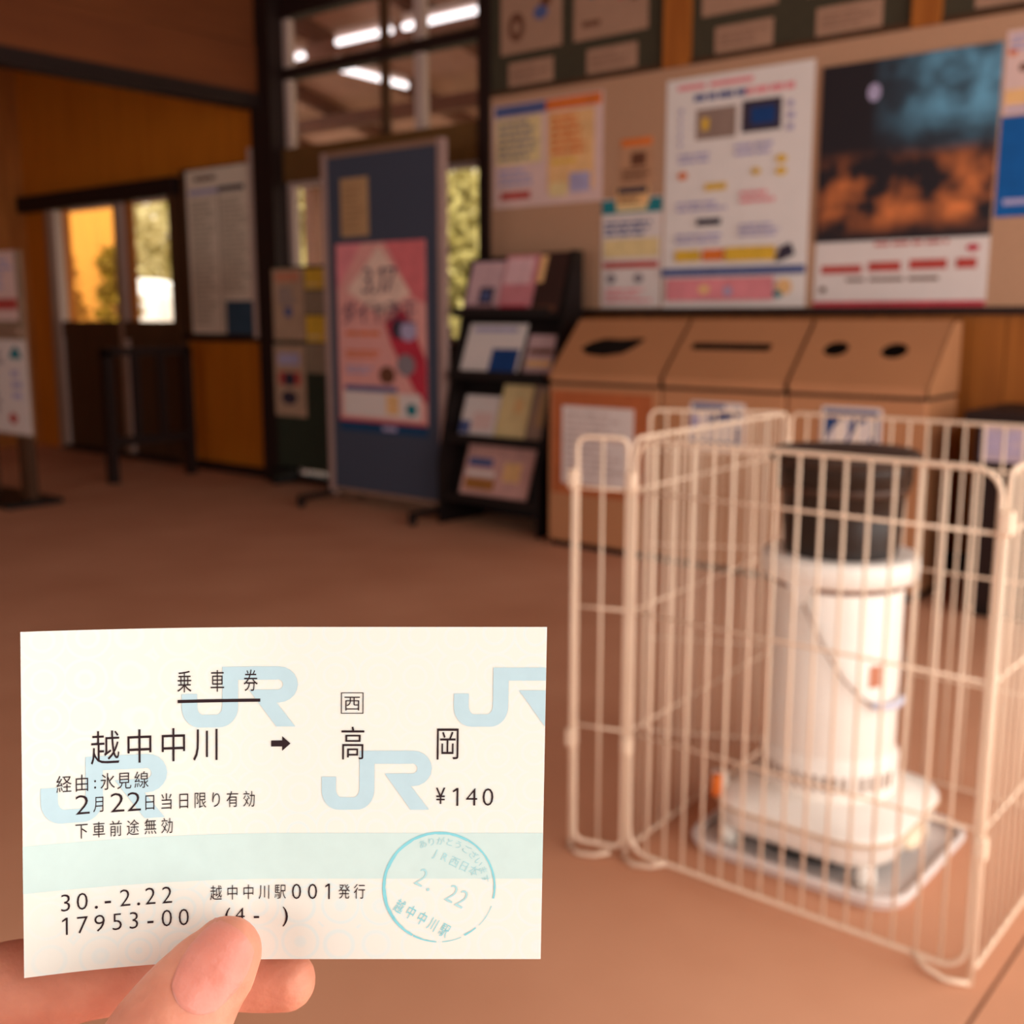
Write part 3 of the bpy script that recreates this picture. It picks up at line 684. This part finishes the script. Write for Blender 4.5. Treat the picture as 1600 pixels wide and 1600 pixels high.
# dark cabinet past the bins
cb = thing('cabinet', (-.8, 4.4, 0), 'dark brown cabinet beyond the bin row, seen through the wire guard', 'cabinet')
mk('cabinet_body', box(-1.27, -.3, 4.24, 4.7, .04, .74), DARK, cb)
mk('cabinet_top', box(-1.30, -.27, 4.2, 4.72, .74, .78), DARK, cb)
mk('plinth', box(-1.25, -.32, 4.28, 4.68, 0, .04), BLACK, cb)
for a, b in ((-1.25, -.80), (-.79, -.32)):
    d_ = mk('cabinet_door', box(a, b, 4.225, 4.24, .07, .72), DARK, cb)
    mk('handle', box((a+b)/2-.04, (a+b)/2+.04, 4.21, 4.225, .6, .615), ALU_D, d_)
sheet('label_sheet', 'pale lilac paper taped to the dark cabinet front', 'sheet', -1.24, -1.08, .6, .73, 4.223, mat('lilac_paper', (196, 176, 190), .9), [('text_lines', .1, .9, .2, .8, LILAC, 3)])

# ================================================================== ALCOVE RAILING AND SIGN STAND
rl = thing('gate_railing', (-6.865, 4.36, 0), 'dark wooden ticket gate railing standing out from the alcove wall', 'railing')
for y in (4.04, 4.66): mk('post', box(-6.9, -6.83, y-.03, y+.03, 0, .9), DARK, rl)
mk('top_rail', box(-6.9, -6.83, 4.01, 4.69, .865, .915), DARK, rl)
mk('bottom_rail', box(-6.89, -6.84, 4.07, 4.63, .25, .31), DARK, rl)
for y in (4.25, 4.45): mk('slat', box(-6.88, -6.85, y-.028, y+.028, .31, .865), DARK, rl)
sg = thing('sign_stand', (-6.7, 3.2, 0), 'notice stand on a dark pedestal at the left edge', 'sign')
mk('stand_post', box(-6.52, -6.42, 3.22, 3.28, .03, 1.5), DARK2, sg)
mk('stand_post', box(-7.0, -6.9, 3.22, 3.28, .03, 1.5), DARK2, sg)
mk('stand_base', box(-7.1, -6.36, 3.05, 3.4, 0, .035, bev=.006), BLACK, sg)
mk('stand_panel', box(-7.1, -6.3, 3.205, 3.22, .42, 1.5), mat('grey_stand_panel', (150, 120, 96), .8), sg)
mk('stand_ledge', box(-7.1, -6.32, 3.17, 3.205, 1.02, 1.06), ALU_D, sg)
sheet('notice', 'lower white notice with teal crown shape and red dot on the stand at left edge', 'notice', -6.95, -6.30, .435, .99, 3.204, PAPER,
      [('poly', 0, 1, 0, 1, TEAL, [(.68, .8), (.72, .88), (.8, .94), (.88, .88), (.92, .8)]), ('disc', .6, .76, .1, .22, RED), ('text_lines', .1, .6, .2, .9, INKG, 8), ('text_lines', .7, .9, .35, .7, LILAC, 3)])
sheet('notice', 'upper pale notice with red band on the stand at left edge', 'notice', -6.98, -6.36, 1.1, 1.5, 3.204, PAPER_P,
      [('title_band', .55, 1, .16, .32, RED), ('text_lines', .1, .95, .45, .9, LILAC, 5)])

# ================================================================== WIRE GUARD
GX0, GX1, GY0, GY1, GH = -1.334, -.487, 1.816, 2.57, .885
gd = thing('heater_guard', ((GX0+GX1)/2, (GY0+GY1)/2, 0), 'cream wire guard of barred panels around the heater', 'guard')
HZ = [.782, .536, .28]
def panel(p0, p1, rc=.02):
    """Round-cornered wire frame between two floor points with upright wires and three cross wires."""
    p0, p1 = Vector((*p0, 0)), Vector((*p1, 0)); d = (p1-p0); Ln = d.length; d.normalize()
    prof = rounded(0, Ln, .022, GH, rc, 5)
    fr = mk('panel_frame', tube([p0+d*s+Vector((0, 0, z)) for s, z in prof], .0046, 8, closed=True), CREAM, gd, True)
    n = int(round(Ln/.0424)); me = None
    for i in range(1, n):
        s = Ln*i/n
        if me is None:
            o = mk('wire', tube([p0+d*s+Vector((0, 0, .022)), p0+d*s+Vector((0, 0, GH))], .0031, 6), CREAM, fr, True); me = o.data; s0 = s
        else:
            o = link('wire', me, None, fr); o.location = d*(s-s0)
    for z in HZ: mk('cross_wire', tube([p0+Vector((0, 0, z))+d*.004, p1+Vector((0, 0, z))-d*.004], .0031, 6), CREAM, fr, True)
    return fr
e_ = .009
GXL = -1.19                      # corner of the enclosure proper; two end panels fold out past it
panel((GXL+e_, GY0), (GX1-e_, GY0), .045); panel((-1.223+e_, GY1), (GX1-e_, GY1)); panel((GXL, GY0+e_), (-1.223, GY1-e_)); panel((GX1, GY0+e_), (GX1, GY1-e_))
panel((-1.300, 1.785), (GXL-e_, GY0)); panel((-1.53, 2.415), (-1.223-e_, GY1))
for cx, cy in ((GXL, GY0), (GX1, GY0), (-1.223, GY1), (GX1, GY1), (-1.307, 1.783)):
    for z in (.80, .25): mk('corner_clip', box(cx-.011, cx+.011, cy-.011, cy+.011, z-.02, z+.02, bev=.005), CREAM, gd)
    mk('corner_rod', tube([(cx, cy, 0), (cx, cy, .80)], .0052, 8), CREAM, gd, True)
    # bowed floor foot
    sx = 1 if cx < -1 else -1
    mk('foot_wire', tube([(cx+sx*.10, cy, .022), (cx+sx*.07, cy-.012, .01), (cx+sx*.035, cy-.02, .006), (cx, cy-.006, .006)], .005, 6), CREAM, gd, True)

# ================================================================== KEROSENE HEATER
HX, HY = -.900, 2.160
ht = thing('kerosene_heater', (HX, HY, 0), 'white round kerosene heater with black chimney inside the wire guard', 'heater')
tr = bmesh.new()
prism([(p[0], p[1]) for p in rounded(HX-.225, HX+.235, HY-.215, HY+.225, .07, 6)], 'z', .001, .008, tr)
tray = mk('drip_tray', tr, STEEL, ht)
rim = [(p[0], p[1], .018) for p in rounded(HX-.225, HX+.235, HY-.215, HY+.225, .07, 8)]
mk('tray_rim', tube(rim, .01, 6, closed=True), STEEL, tray, True)
def rsq(h, r, z, bm, prev=None):
    ring = [bm.verts.new((HX+p[0], HY+p[1], z)) for p in rounded(-h, h, -h, h, r, 8)]
    if prev:
        n = len(ring)
        for i in range(n): bm.faces.new((prev[i], prev[(i+1) % n], ring[(i+1) % n], ring[i]))
    return ring
bm = bmesh.new(); pv = None
for h, r, z in ((.17, .08, .052), (.185, .09, .055), (.193, .10, .075), (.195, .10, .10), (.198, .10, .104), (.2, .105, .108), (.2, .105, .116), (.196, .105, .122), (.178, .11, .130), (.165, .15, .146), (.16, .155, .15)):
    pv = rsq(h, r, z, bm, pv)
bm.faces.new(pv)
mk('base_tank', bm, STOVE, ht, True)
band = bmesh.new(); pv = None
for h, r, z in ((.2, .105, .102), (.2015, .105, .104), (.2015, .105, .108), (.2, .105, .110)): pv = rsq(h, r, z, band, pv)
mk('base_seam', band, mat('seam_tan', (206, 176, 146), .5), ht, True)
mk('base_gap_shade', lathe(HX, HY, [(0, .02), (.15, .02), (.15, .055), (0, .055)], 24), BLACK, ht)  # black plug put in as the shade under the base
for sx in (-1, 1):
    for sy in (-1, 1): mk('foot', lathe(HX+sx*.15, HY+sy*.15, [(0, .008), (.022, .008), (.018, .056), (0, .056)], 14), STOVE, ht, True)
mk('heater_body', lathe(HX, HY, [(.141, .143), (.141, .222), (.138, .226), (.134, .232), (.132, .238), (.132, .242), (.132, .585), (.13, .59), (.11, .59)], 56), STOVE, ht, True)
for k in range(46):
    a = 2*math.pi*k/46
    if k % 23 in (0, 1): continue
    c, s = math.cos(a), math.sin(a); bm = bmesh.new()
    w_ = .0045
    vs8 = []
    for rr in (.1405, .1422):
        for q, z in ((-w_, .172), (w_, .172), (w_, .204), (-w_, .204)): vs8.append(bm.verts.new((HX+rr*c-q*s, HY+rr*s+q*c, z)))
    for f in ((0, 1, 2, 3), (7, 6, 5, 4), (0, 4, 5, 1), (1, 5, 6, 2), (2, 6, 7, 3), (3, 7, 4, 0)): bm.faces.new([vs8[i] for i in f])
    mk('vent_slot', bm, mat('vent_grey', (150, 122, 104), .8), ht)
mk('collar', lathe(HX, HY, [(.128, .592), (.15, .594), (.158, .602), (.159, .632), (.155, .643), (.145, .646), (.112, .644)], 56), STOVE, ht, True)
mk('collar_shade_strip', lathe(HX, HY, [(.133, .580), (.135, .594)], 48), mat('collar_shadow_brown', (120, 78, 54), .8), ht, True)  # brown strip painted in for the shade beneath the collar
CHB = mat('black_heat_chamber', (30, 20, 16), .28, var=.2, spec=.5)
ch = mk('heat_chamber', lathe(HX, HY, [(.112, .64), (.116, .66), (.120, .72), (.124, .785), (.134, .79), (.136, .83)], 44), CHB, ht, True)
mk('chamber_ring', lathe(HX, HY, [(.124, .772), (.131, .776), (.131, .786), (.124, .79)], 44), mat('bronze_ring', (70, 46, 34), .4), ch, True)
mk('top_plate', lathe(HX, HY, [(.136, .826), (.146, .832), (.15, .842), (.148, .852), (.14, .856), (0, .858)], 48), mat('top_plate_iron', (58, 40, 30), .55), ht, True)
# handle brackets, bail and grip
R_ = .168
def cyl(a, r=R_): return (HX+r*math.cos(math.radians(a)), HY+r*math.sin(math.radians(a)))
def hb_(a):
    (x1, y1), (x2, y2), (x3, y3) = cyl(a-13, .154), cyl(a+13, .154), cyl(a, .15)
    bm = bmesh.new()
    q = [bm.verts.new((x1, y1, .605)), bm.verts.new((x2, y2, .605)), bm.verts.new((x3, y3, .552))]
    bm.faces.new(q); r = bmesh.ops.extrude_face_region(bm, geom=bm.faces[:]); n = Vector((math.cos(math.radians(a)), math.sin(math.radians(a)), 0))*.005
    bmesh.ops.translate(bm, verts=[v for v in r['geom'] if isinstance(v, bmesh.types.BMVert)], vec=n)
    mk('handle_bracket', bm, STOVE, ht)
hb_(-95); hb_(85)
ang = [(-95, .566), (-85, .52), (-75, .472), (-60, .415), (-45, .375), (-34, .357), (-15, .35), (0, .355), (20, .375), (40, .42), (60, .49), (85, .566)]
hd = mk('bail_handle', tube([(*cyl(a, .147), z) for a, z in ang], .0032, 6), mat('bail_wire', (172, 150, 136), .35, metal=.5), ht, True)
mk('handle_grip', tube([(*cyl(a, .148), z) for a, z in ((-36, .359), (-22, .351), (-8, .35), (2, .356))], .0075, 8), mat('pale_blue_grip', (206, 206, 222), .4), hd, True)
bm = bmesh.new(); vv = []
for z in (.39, .435):
    for a in (-36, -30, -24): vv.append(bm.verts.new((*cyl(a, .1328), z)))
bm.faces.new((vv[0], vv[1], vv[4], vv[3])); bm.faces.new((vv[1], vv[2], vv[5], vv[4]))
mk('warning_label', bm, mat('rust_label', (196, 128, 100), .7), ht)
kx, ky = HX-.19, HY-.13
mk('ignition_knob', lathe(kx, ky, [(0, .122), (.02, .122), (.018, .15), (0, .152)], 16), STOVE, ht, True)
kn = mk('wick_dial', lathe(HX-.165, HY-.185, [(0, .125), (.014, .125), (.012, .168), (0, .17)], 14), ORNG, ht, True)
gx, gy = HX+.198, HY-.02
gb = bmesh.new(); bmesh.ops.create_uvsphere(gb, u_segments=18, v_segments=10, radius=1)
for v in gb.verts: v.co = Vector((gx+v.co.x*.018, gy+v.co.y*.055, .082+v.co.z*.024))
mk('fuel_gauge', gb, mat('cream_gauge', (244, 226, 198), .3), ht, True)

# ================================================================== TICKET
K = 1.033
def curl(u): return max(0., (.5-u)/.5)**2
def TK(u, v, lift=0.):
    """Point of the slightly bowed ticket in its own frame (metres, +z towards the reader)."""
    return Vector(((-.0766+.0823*u-.00095*v)*K+.0366, (-.0187-.0554*v)*K+.0479, .187-(.1795+.0035*v-.0075*curl(u))*K+lift))
TKW, TKH = .0850, .05723
tk = thing('train_ticket', (0, 0, 0), 'cream and mint paper train ticket held up close by a hand', 'ticket')
T_LOC = Vector((0, 0, EYE))+RT*-.0366+UP*-.0479+FW*.187
tk.matrix_world = Matrix.Translation(T_LOC) @ ROT.to_4x4()
ORG[tk] = Vector((0, 0, 0))
def ticket_paper():
    m = bpy.data.materials.new('ticket_paper'); m.use_nodes = True; nt = m.node_tree; b = nt.nodes['Principled BSDF']; L = nt.links.new
    tc = nt.nodes.new('ShaderNodeTexCoord')
    vo = nt.nodes.new('ShaderNodeTexVoronoi'); vo.inputs['Scale'].default_value = 150; vo.inputs['Randomness'].default_value = .15; L(tc.outputs['Object'], vo.inputs['Vector'])
    mu = nt.nodes.new('ShaderNodeMath'); mu.operation = 'SINE'; m2 = nt.nodes.new('ShaderNodeMath'); m2.operation = 'MULTIPLY'; m2.inputs[1].default_value = 26
    L(vo.outputs['Distance'], m2.inputs[0]); L(m2.outputs[0], mu.inputs[0])
    nz = nt.nodes.new('ShaderNodeTexNoise'); nz.inputs['Scale'].default_value = 28; L(tc.outputs['Object'], nz.inputs['Vector'])
    m3 = nt.nodes.new('ShaderNodeMath'); m3.operation = 'MULTIPLY'; L(mu.outputs[0], m3.inputs[0]); L(nz.outputs['Fac'], m3.inputs[1])
    cr = nt.nodes.new('ShaderNodeValToRGB'); cr.color_ramp.elements[0].position = .1; cr.color_ramp.elements[1].position = .7
    cr.color_ramp.elements[0].color = (*lin((233, 234, 225)), 1); cr.color_ramp.elements[1].color = (*lin((220, 234, 232)), 1)
    L(m3.outputs[0], cr.inputs[0]); L(cr.outputs[0], b.inputs['Base Color']); b.inputs['Roughness'].default_value = .7; b.inputs['Specular IOR Level'].default_value = .2
    return m
def tgrid(u0, u1, v0, v1, nu, nv, lift):
    bm = bmesh.new(); g = [[bm.verts.new(TK(u0+(u1-u0)*i/nu, v0+(v1-v0)*j/nv, lift)) for i in range(nu+1)] for j in range(nv+1)]
    for j in range(nv):
        for i in range(nu): bm.faces.new((g[j][i], g[j+1][i], g[j+1][i+1], g[j][i+1]))
    return bm
pb = tgrid(0, 1, 0, 1, 50, 6, 0)
r = bmesh.ops.extrude_face_region(pb, geom=pb.faces[:])
bmesh.ops.translate(pb, verts=[v for v in r['geom'] if isinstance(v, bmesh.types.BMVert)], vec=(0, 0, -.00022))
mk('ticket_paper', pb, ticket_paper(), tk)
INK = mat('ticket_black_ink', (38, 20, 26), .6, var=.1, scale=900)
PALE = mat('ticket_pale_blue_ink', (186, 216, 226), .7, var=.02, scale=400)
BAND = mat('ticket_band_ink', (203, 227, 224), .7, var=.02, scale=300)
STMP = mat('ticket_stamp_ink', (134, 212, 224), .7, var=.05, scale=300)
STMP2 = mat('ticket_stamp_faint_ink', (172, 220, 226), .7, var=.05, scale=300)
mk('colour_band', tgrid(0, 1, .6155, .754, 50, 1, .00004), BAND, tk, True)
MMU, MMV = 1/85.0, 1/57.23                       # one millimetre in u and v
PX = .1030                                        # text metrics below are in tenths of a millimetre-ish units
def flat(bm_polys, m, name, lift, parent=tk):
    """Polygons given in (u, v) laid on the ticket."""
    bm = bmesh.new()
    for pts, fs in bm_polys:
        vl = [bm.verts.new((p[0], p[1], 0)) for p in pts]
        for f in fs:
            try: bm.faces.new([vl[i] for i in f])
            except ValueError: pass
    us = [v.co.x for v in bm.verts]
    for k in range(1, 26):
        if min(us) < k*.02 < max(us):
            bmesh.ops.bisect_plane(bm, geom=bm.verts[:]+bm.edges[:]+bm.faces[:], plane_co=(k*.02, 0, 0), plane_no=(1, 0, 0))
    for v in bm.verts: v.co = TK(v.co.x, v.co.y, lift)
    return mk(name, bm, m, parent)
def chars(items, v, em_y, em_x, rot=0.):
    """items: (character, u of its middle); em in print units; returns polygons."""
    out = []
    ey, ex = em_y*PX*MMV, em_x*PX*MMU
    for ch, u in items:
        vs_, fs = glyph(ch); xs = [p[0] for p in vs_]
        cj = ord(ch) > 255
        cx = .5 if cj else (min(xs)+max(xs))/2
        cy = .38 if cj else .345
        out.append(([(u+(p[0]-cx)*ex, v-(p[1]-cy)*ey) for p in vs_], fs))
    return out
def line(s, us, v, ey, ex): return chars(list(zip(s, us)), v, ey, ex)
TL = .00011
flat(line('乗車券', [.2887, .3513, .4157], .1574, 39, 24), INK, 'printed_title', TL)
flat([([(.276, .2115), (.4346, .2115), (.4346, .221), (.276, .221)], [(0, 1, 2, 3)])], INK, 'printed_rule', TL)
flat(line('越中中川', [.1435, .2052, .268, .3305], .3436, 60, 45), INK, 'printed_origin', TL)
flat(line('高岡', [.6184, .8068], .345, 60, 43), INK, 'printed_destination', TL)
ax0, ax1, av = .4563, .4943, .346
flat([([(ax0, av-.009), (.478, av-.009), (.478, av-.022), (ax1, av), (.478, av+.022), (.478, av+.009), (ax0, av+.009)], [(0, 1, 2, 3, 4, 5, 6)])], INK, 'printed_arrow', TL)
flat(line('西', [.6165], .2256, 27, 29)+[([(a, .194), (b, .194), (b, .257), (a, .257)], [(0, 1, 2, 3)]) for a, b in ((.5943, .596), (.637, .6387))]+
     [([(.5943, a), (.6387, a), (.6387, b), (.5943, b)], [(0, 1, 2, 3)]) for a, b in ((.194, .1962), (.2548, .257))], INK, 'printed_area_mark', TL)
flat(line('経由:氷見線', [.071, .102, .125, .1471, .177, .2085], .4431, 30, 23), INK, 'printed_route', TL)
flat(line('2', [.1028], .5067, 46, 50)+line('月', [.1321], .508, 29, 19)+line('22', [.1647, .1948], .5067, 46, 50)+line('日当日限り有効', [.2236, .2546, .2871, .3182, .3489, .3806, .4131], .511, 29, 21), INK, 'printed_validity', TL)
flat(line('下車前途無効', [.1008, .1312, .1615, .1923, .2247, .2557], .5835, 28, 20), INK, 'printed_condition', TL)
flat(line('30.-2.22', [.072, .101, .1258, .1464, .1777, .2023, .2242, .2553], .7915, 41, 38), INK, 'printed_date', TL)
flat(line('17953-00', [.0705, .1012, .1313, .1629, .1933, .224, .2546, .2867], .8612, 41, 38), INK, 'printed_number', TL)
flat(line('越中中川駅', [.3489, .3808, .4122, .4439, .4752], .7925, 27, 20)+line('001', [.5079, .54, .5701], .7925, 38, 36)+line('発行', [.6035, .6343], .7925, 27, 20), INK, 'printed_issuer', TL)
flat(line('(4-)', [.3714, .3953, .4282, .4856], .8618, 36, 36), INK, 'printed_counter', TL)
flat(line('¥', [.7942], .504, 38, 28)+line('140', [.8242, .8561, .8887], .5066, 43, 42), INK, 'printed_fare', TL)
# pale blue letters J and R in the paper
def arc(cx, cy, rx, ry, a0, a1, n=10): return [(cx+rx*math.cos(math.radians(a0+(a1-a0)*k/n)), cy+ry*math.sin(math.radians(a0+(a1-a0)*k/n))) for k in range(n+1)]
def jr(u0, v0, wu, hv, lim=1.0):
    polys = []
    def quadstrip(A, B):
        pts = A+B; n = len(A); polys.append((pts, [(i, i+1, n+i+1, n+i) for i in range(n-1)]))
    # J: hook and bowl, its stem shared with R (unit square, y down, width 1.95)
    quadstrip([(0, .44), (0, .66)]+arc(.30, .66, .30, .34, 180, 90)+arc(.62, .66, .30, .34, 90, 0)+[(.92, .0)], [(.25, .44), (.25, .62)]+arc(.35, .64, .10, .15, 180, 90)+arc(.56, .64, .10, .15, 90, 0)+[(.66, .0)])
    # R: top bar and bowl
    quadstrip([(.92, 0), (1.6, 0)]+arc(1.6, .30, .32, .30, -90, 90)+[(1.26, .60)], [(.92, .22), (1.56, .22)]+arc(1.58, .30, .09, .085, -90, 90)+[(1.10, .385)])
    polys.append(([(1.26, .6), (1.56, .6), (1.88, 1.0), (1.56, 1.0)], [(0, 1, 2, 3)]))
    out = []
    for pts, fs in polys: out.append(([(min(u0+p[0]/1.92*wu, lim), v0+p[1]*hv) for p in pts], fs))
    return out
flat(jr(.2833, .1163, .225, .179), PALE, 'printed_emblem', .00007)
flat(jr(.8181, .1200, .225, .176, .9995), PALE, 'printed_emblem', .00007)
flat(jr(.0308, .368, .225, .19), PALE, 'printed_emblem', .00007)
flat(jr(.5568, .3681, .219, .177), PALE, 'printed_emblem', .00007)
# round cyan cancelling stamp
SU, SV, SR = .7934, .7799, 93.5*PX
def st(x, y): return (SU+x*MMU, SV+y*MMV)
ring = []
rnd = random.Random(4)
def ring_arc(a0, a1, th0, th1, n):
    A, B = [], []
    for k in range(n+1):
        a = math.radians(a0+(a1-a0)*k/n); th = (th0+(th1-th0)*k/n)*rnd.uniform(.85, 1.15)
        A.append(st(SR*math.cos(a), SR*math.sin(a))); B.append(st((SR-th)*math.cos(a), (SR-th)*math.sin(a)))
    n_ = len(A); ring.append((A+B, [(i, i+1, n_+i+1, n_+i) for i in range(n_-1)]))
ring_arc(-215, -60, .55, .38, 40); ring_arc(-60, 12, .3, .3, 20); ring_arc(118, 146, .35, .5, 12); ring_arc(92, 117, .14, .32, 10); ring_arc(48, 62, .18, .34, 6); ring_arc(20, 44, .1, .08, 8); ring_arc(66, 86, .1, .14, 8)
flat(ring, STMP, 'stamp_ring', .00010)
def stamp_text(s, x0, y0, x1, y1, ey, ex, m, name):
    out = []; n = len(s); a = math.atan2(y1-y0, x1-x0); ca, sa = math.cos(a), math.sin(a)
    for i, chh in enumerate(s):
        if chh == ' ': continue
        vs_, fs = glyph(chh); cj = ord(chh) > 255; xs = [p[0] for p in vs_]
        cx = .5 if cj else (min(xs)+max(xs))/2; cy = .38 if cj else .345
        ox, oy = x0+(x1-x0)*(i/(n-1)), y0+(y1-y0)*(i/(n-1))
        P = []
        for p in vs_:
            lx, ly = (p[0]-cx)*ex*PX, -(p[1]-cy)*ey*PX
            P.append(st(ox+lx*ca-ly*sa, oy+lx*sa+ly*ca))
        out.append((P, fs))
    flat(out, m, name, .00010)
def q_(zx, zy): return ((zx-778)*.1625*PX, (zy-772)*.1625*PX)
stamp_text('2. 22', *q_(600, 670), *q_(1015, 895), 44, 36, STMP2, 'stamp_date')
stamp_text('越中中川駅', *q_(380, 970), *q_(840, 1220), 26, 16, STMP, 'stamp_station')
stamp_text('JR西日本', *q_(735, 415), *q_(1130, 600), 19, 17, STMP2, 'stamp_company')
arcs = []
s = 'ありがとうございます'
for i, chh in enumerate(s):
    a = math.radians(-111+(100)*i/(len(s)-1)); vs_, fs = glyph(chh); rr = 78*PX; t = a+math.pi/2; ca, sa = math.cos(t), math.sin(t)
    P = []
    for p in vs_:
        lx, ly = (p[0]-.5)*15*PX, -(p[1]-.38)*15*PX
        P.append(st(rr*math.cos(a)+lx*ca-ly*sa, rr*math.sin(a)+lx*sa+ly*ca))
    arcs.append((P, fs))
flat(arcs, STMP2, 'stamp_thanks', .00010)

# ================================================================== HAND
hn = thing('person', (0, 0, 0), 'bare hand pinching the ticket between thumb and forefinger', 'person')
hn.matrix_world = Matrix.Translation(T_LOC) @ ROT.to_4x4()
ORG[hn] = Vector((0, 0, 0))
def sweep(bm, pts, flatz=.85, seg=20, cap=5):
    """Rounded finger: (x, y, z, r) in millimetres with domed ends, a little flatter front to back."""
    P = [Vector(p[:3])/1000 for p in pts]; Rr = [p[3]/1000 for p in pts]
    # smooth resample
    Q, S = [], []
    for i in range(len(P)-1):
        p0, p1, p2, p3 = P[max(i-1, 0)], P[i], P[i+1], P[min(i+2, len(P)-1)]
        for k in range(6):
            t = k/6
            Q.append(.5*((2*p1)+(p2-p0)*t+(2*p0-5*p1+4*p2-p3)*t*t+(3*p1-p0-3*p2+p3)*t**3)); S.append(Rr[i]+(Rr[i+1]-Rr[i])*t)
    Q.append(P[-1]); S.append(Rr[-1])
    d0 = (Q[0]-Q[1]).normalized(); d1 = (Q[-1]-Q[-2]).normalized()
    pre = [(Q[0]+d0*S[0]*.95*math.sin(math.pi/2*k/cap), S[0]*max(.12, math.cos(math.pi/2*k/cap))) for k in range(cap, 0, -1)]
    post = [(Q[-1]+d1*S[-1]*.95*math.sin(math.pi/2*k/cap), S[-1]*max(.12, math.cos(math.pi/2*k/cap))) for k in range(1, cap+1)]
    seq = pre+list(zip(Q, S))+post; rings = []
    for i, (p, r) in enumerate(seq):
        t = (seq[min(i+1, len(seq)-1)][0]-seq[max(i-1, 0)][0]).normalized()
        n = Vector((0, 0, 1)); n = (n-t*n.dot(t)).normalized(); b = t.cross(n)
        rings.append([bm.verts.new(p+b*r*math.cos(2*math.pi*k/seg)+n*r*flatz*math.sin(2*math.pi*k/seg)) for k in range(seg)])
    for a, b in zip(rings, rings[1:]):
        for k in range(seg): bm.faces.new((a[k], a[(k+1) % seg], b[(k+1) % seg], b[k]))
    bm.faces.new(rings[0]); bm.faces.new(rings[-1][::-1])
bm = bmesh.new()
THUMB = [(-10.4, -24.6, 4.9, 6.0), (-11.4, -26.0, 5.6, 6.9), (-13.6, -28.6, 6.6, 7.5), (-16.0, -31.8, 8.6, 8.5), (-18.9, -36.6, 11.6, 9.6), (-23.2, -44.8, 15.5, 9.9), (-29.0, -55.0, 18.5, 11.2), (-38.0, -69.0, 18.5, 13.4), (-50.0, -84.0, 13.0, 15.5), (-58.0, -98.0, 8.0, 16.0)]
sweep(bm, THUMB, .8)
sweep(bm, [(-3.6, -35.8, -10.2, 5.5), (-8.3, -35.3, -10.9, 6.3), (-17.6, -34.6, -11.4, 6.8), (-30.1, -34.4, -11.0, 7.1), (-41.0, -35.2, -9.8, 7.7), (-51.5, -37.0, -8.4, 8.9), (-64.7, -40.4, -6.6, 9.0), (-80.6, -47.5, -4.0, 11.0), (-84.0, -66.0, -2.0, 13.0)], .92)
for dy, dx, rr in ((0, 0, 8.6), (-19, 2, 8.3), (-36, 10, 7.2)):   # middle, ring and little finger curled under
    sweep(bm, [(-82+dx, -66+dy, -8, rr+2), (-76+dx, -66+dy, -24, rr+1), (-60+dx, -70+dy, -33, rr), (-43+dx, -74+dy, -30, rr-.6), (-34+dx, -76+dy, -19, rr-1), (-40+dx, -77+dy, -9, rr-1.4)], .95)
for xx in (-80, -68, -57, -48):                                        # palm
    sweep(bm, [(xx-2, -62, -4, 12), (xx-1, -85, 0, 14), (xx+2, -106, 4, 15), (xx+6, -122, 10, 14)], .9)
sweep(bm, [(-62, -112, 8, 20), (-56, -140, 22, 21), (-46, -190, 60, 24), (-36, -240, 100, 29)], .8)   # wrist and forearm
me = bpy.data.meshes.new('hand'); bmesh.ops.recalc_face_normals(bm, faces=bm.faces); bm.to_mesh(me); bm.free()
tmp = bpy.data.objects.new('hand_source', me); COL.objects.link(tmp)
rm = tmp.modifiers.new('unite', 'REMESH'); rm.mode = 'VOXEL'; rm.voxel_size = .0009; rm.use_smooth_shade = True
sm = tmp.modifiers.new('soften', 'SMOOTH'); sm.factor = .5; sm.iterations = 7
dg = bpy.context.evaluated_depsgraph_get(); dg.update()
hm = bpy.data.meshes.new_from_object(tmp.evaluated_get(dg)); bpy.data.objects.remove(tmp); hm.name = 'hand'
def skin_mat(name, a, b_, rough=.5):
    m = mat(name, a, rough, scale=140, rgb2=b_, bump=.12)
    p = m.node_tree.nodes['Principled BSDF']; p.inputs['Subsurface Weight'].default_value = .25
    p.inputs['Subsurface Radius'].default_value = (.004, .0015, .0008); p.inputs['Subsurface Scale'].default_value = .6
    return m
SKIN = skin_mat('skin', (206, 130, 106), (222, 150, 124))
hm.materials.clear()
link('hand_skin', hm, SKIN, hn, True)
# thumb nail: thin plate that follows the back of the thumb tip
from mathutils.bvhtree import BVHTree
bvh = BVHTree.FromPolygons([v.co.copy() for v in hm.vertices], [tuple(p.vertices) for p in hm.polygons])
def nail(cx, cy, ang_, hl, hw, name):
    bm = bmesh.new(); ca, sa = math.cos(ang_), math.sin(ang_); g = []; n = 24
    for j in range(n+1):
        row = []; b = -1+2*j/n
        for i in range(n+1):
            a = -1+2*i/n
            l = a*math.sqrt(max(0, 1-b*b*.44))*hl; t = b*math.sqrt(max(0, 1-a*a*.44))*hw
            x, y = (cx+l*ca-t*sa)/1000, (cy+l*sa+t*ca)/1000
            e = max(abs(a), abs(b))
            h = bvh.ray_cast(Vector((x, y, .06)), Vector((0, 0, -1)))[0]
            z = (h.z if h else .004)+(.00022 if e < .97 else (.00012 if a > .97 else -.0003))
            row.append(bm.verts.new((x, y, z)))
        g.append(row)
    for j in range(n):
        for i in range(n): bm.faces.new((g[j][i], g[j][i+1], g[j+1][i+1], g[j+1][i]))
    return mk(name, bm, skin_mat('nail_pink', (213, 133, 116), (222, 147, 131), .3), hn, True)
nail(-11.3, -25.2, math.radians(56), 5.8, 5.5, 'thumb_nail')

bpy.data.objects.remove(_to)
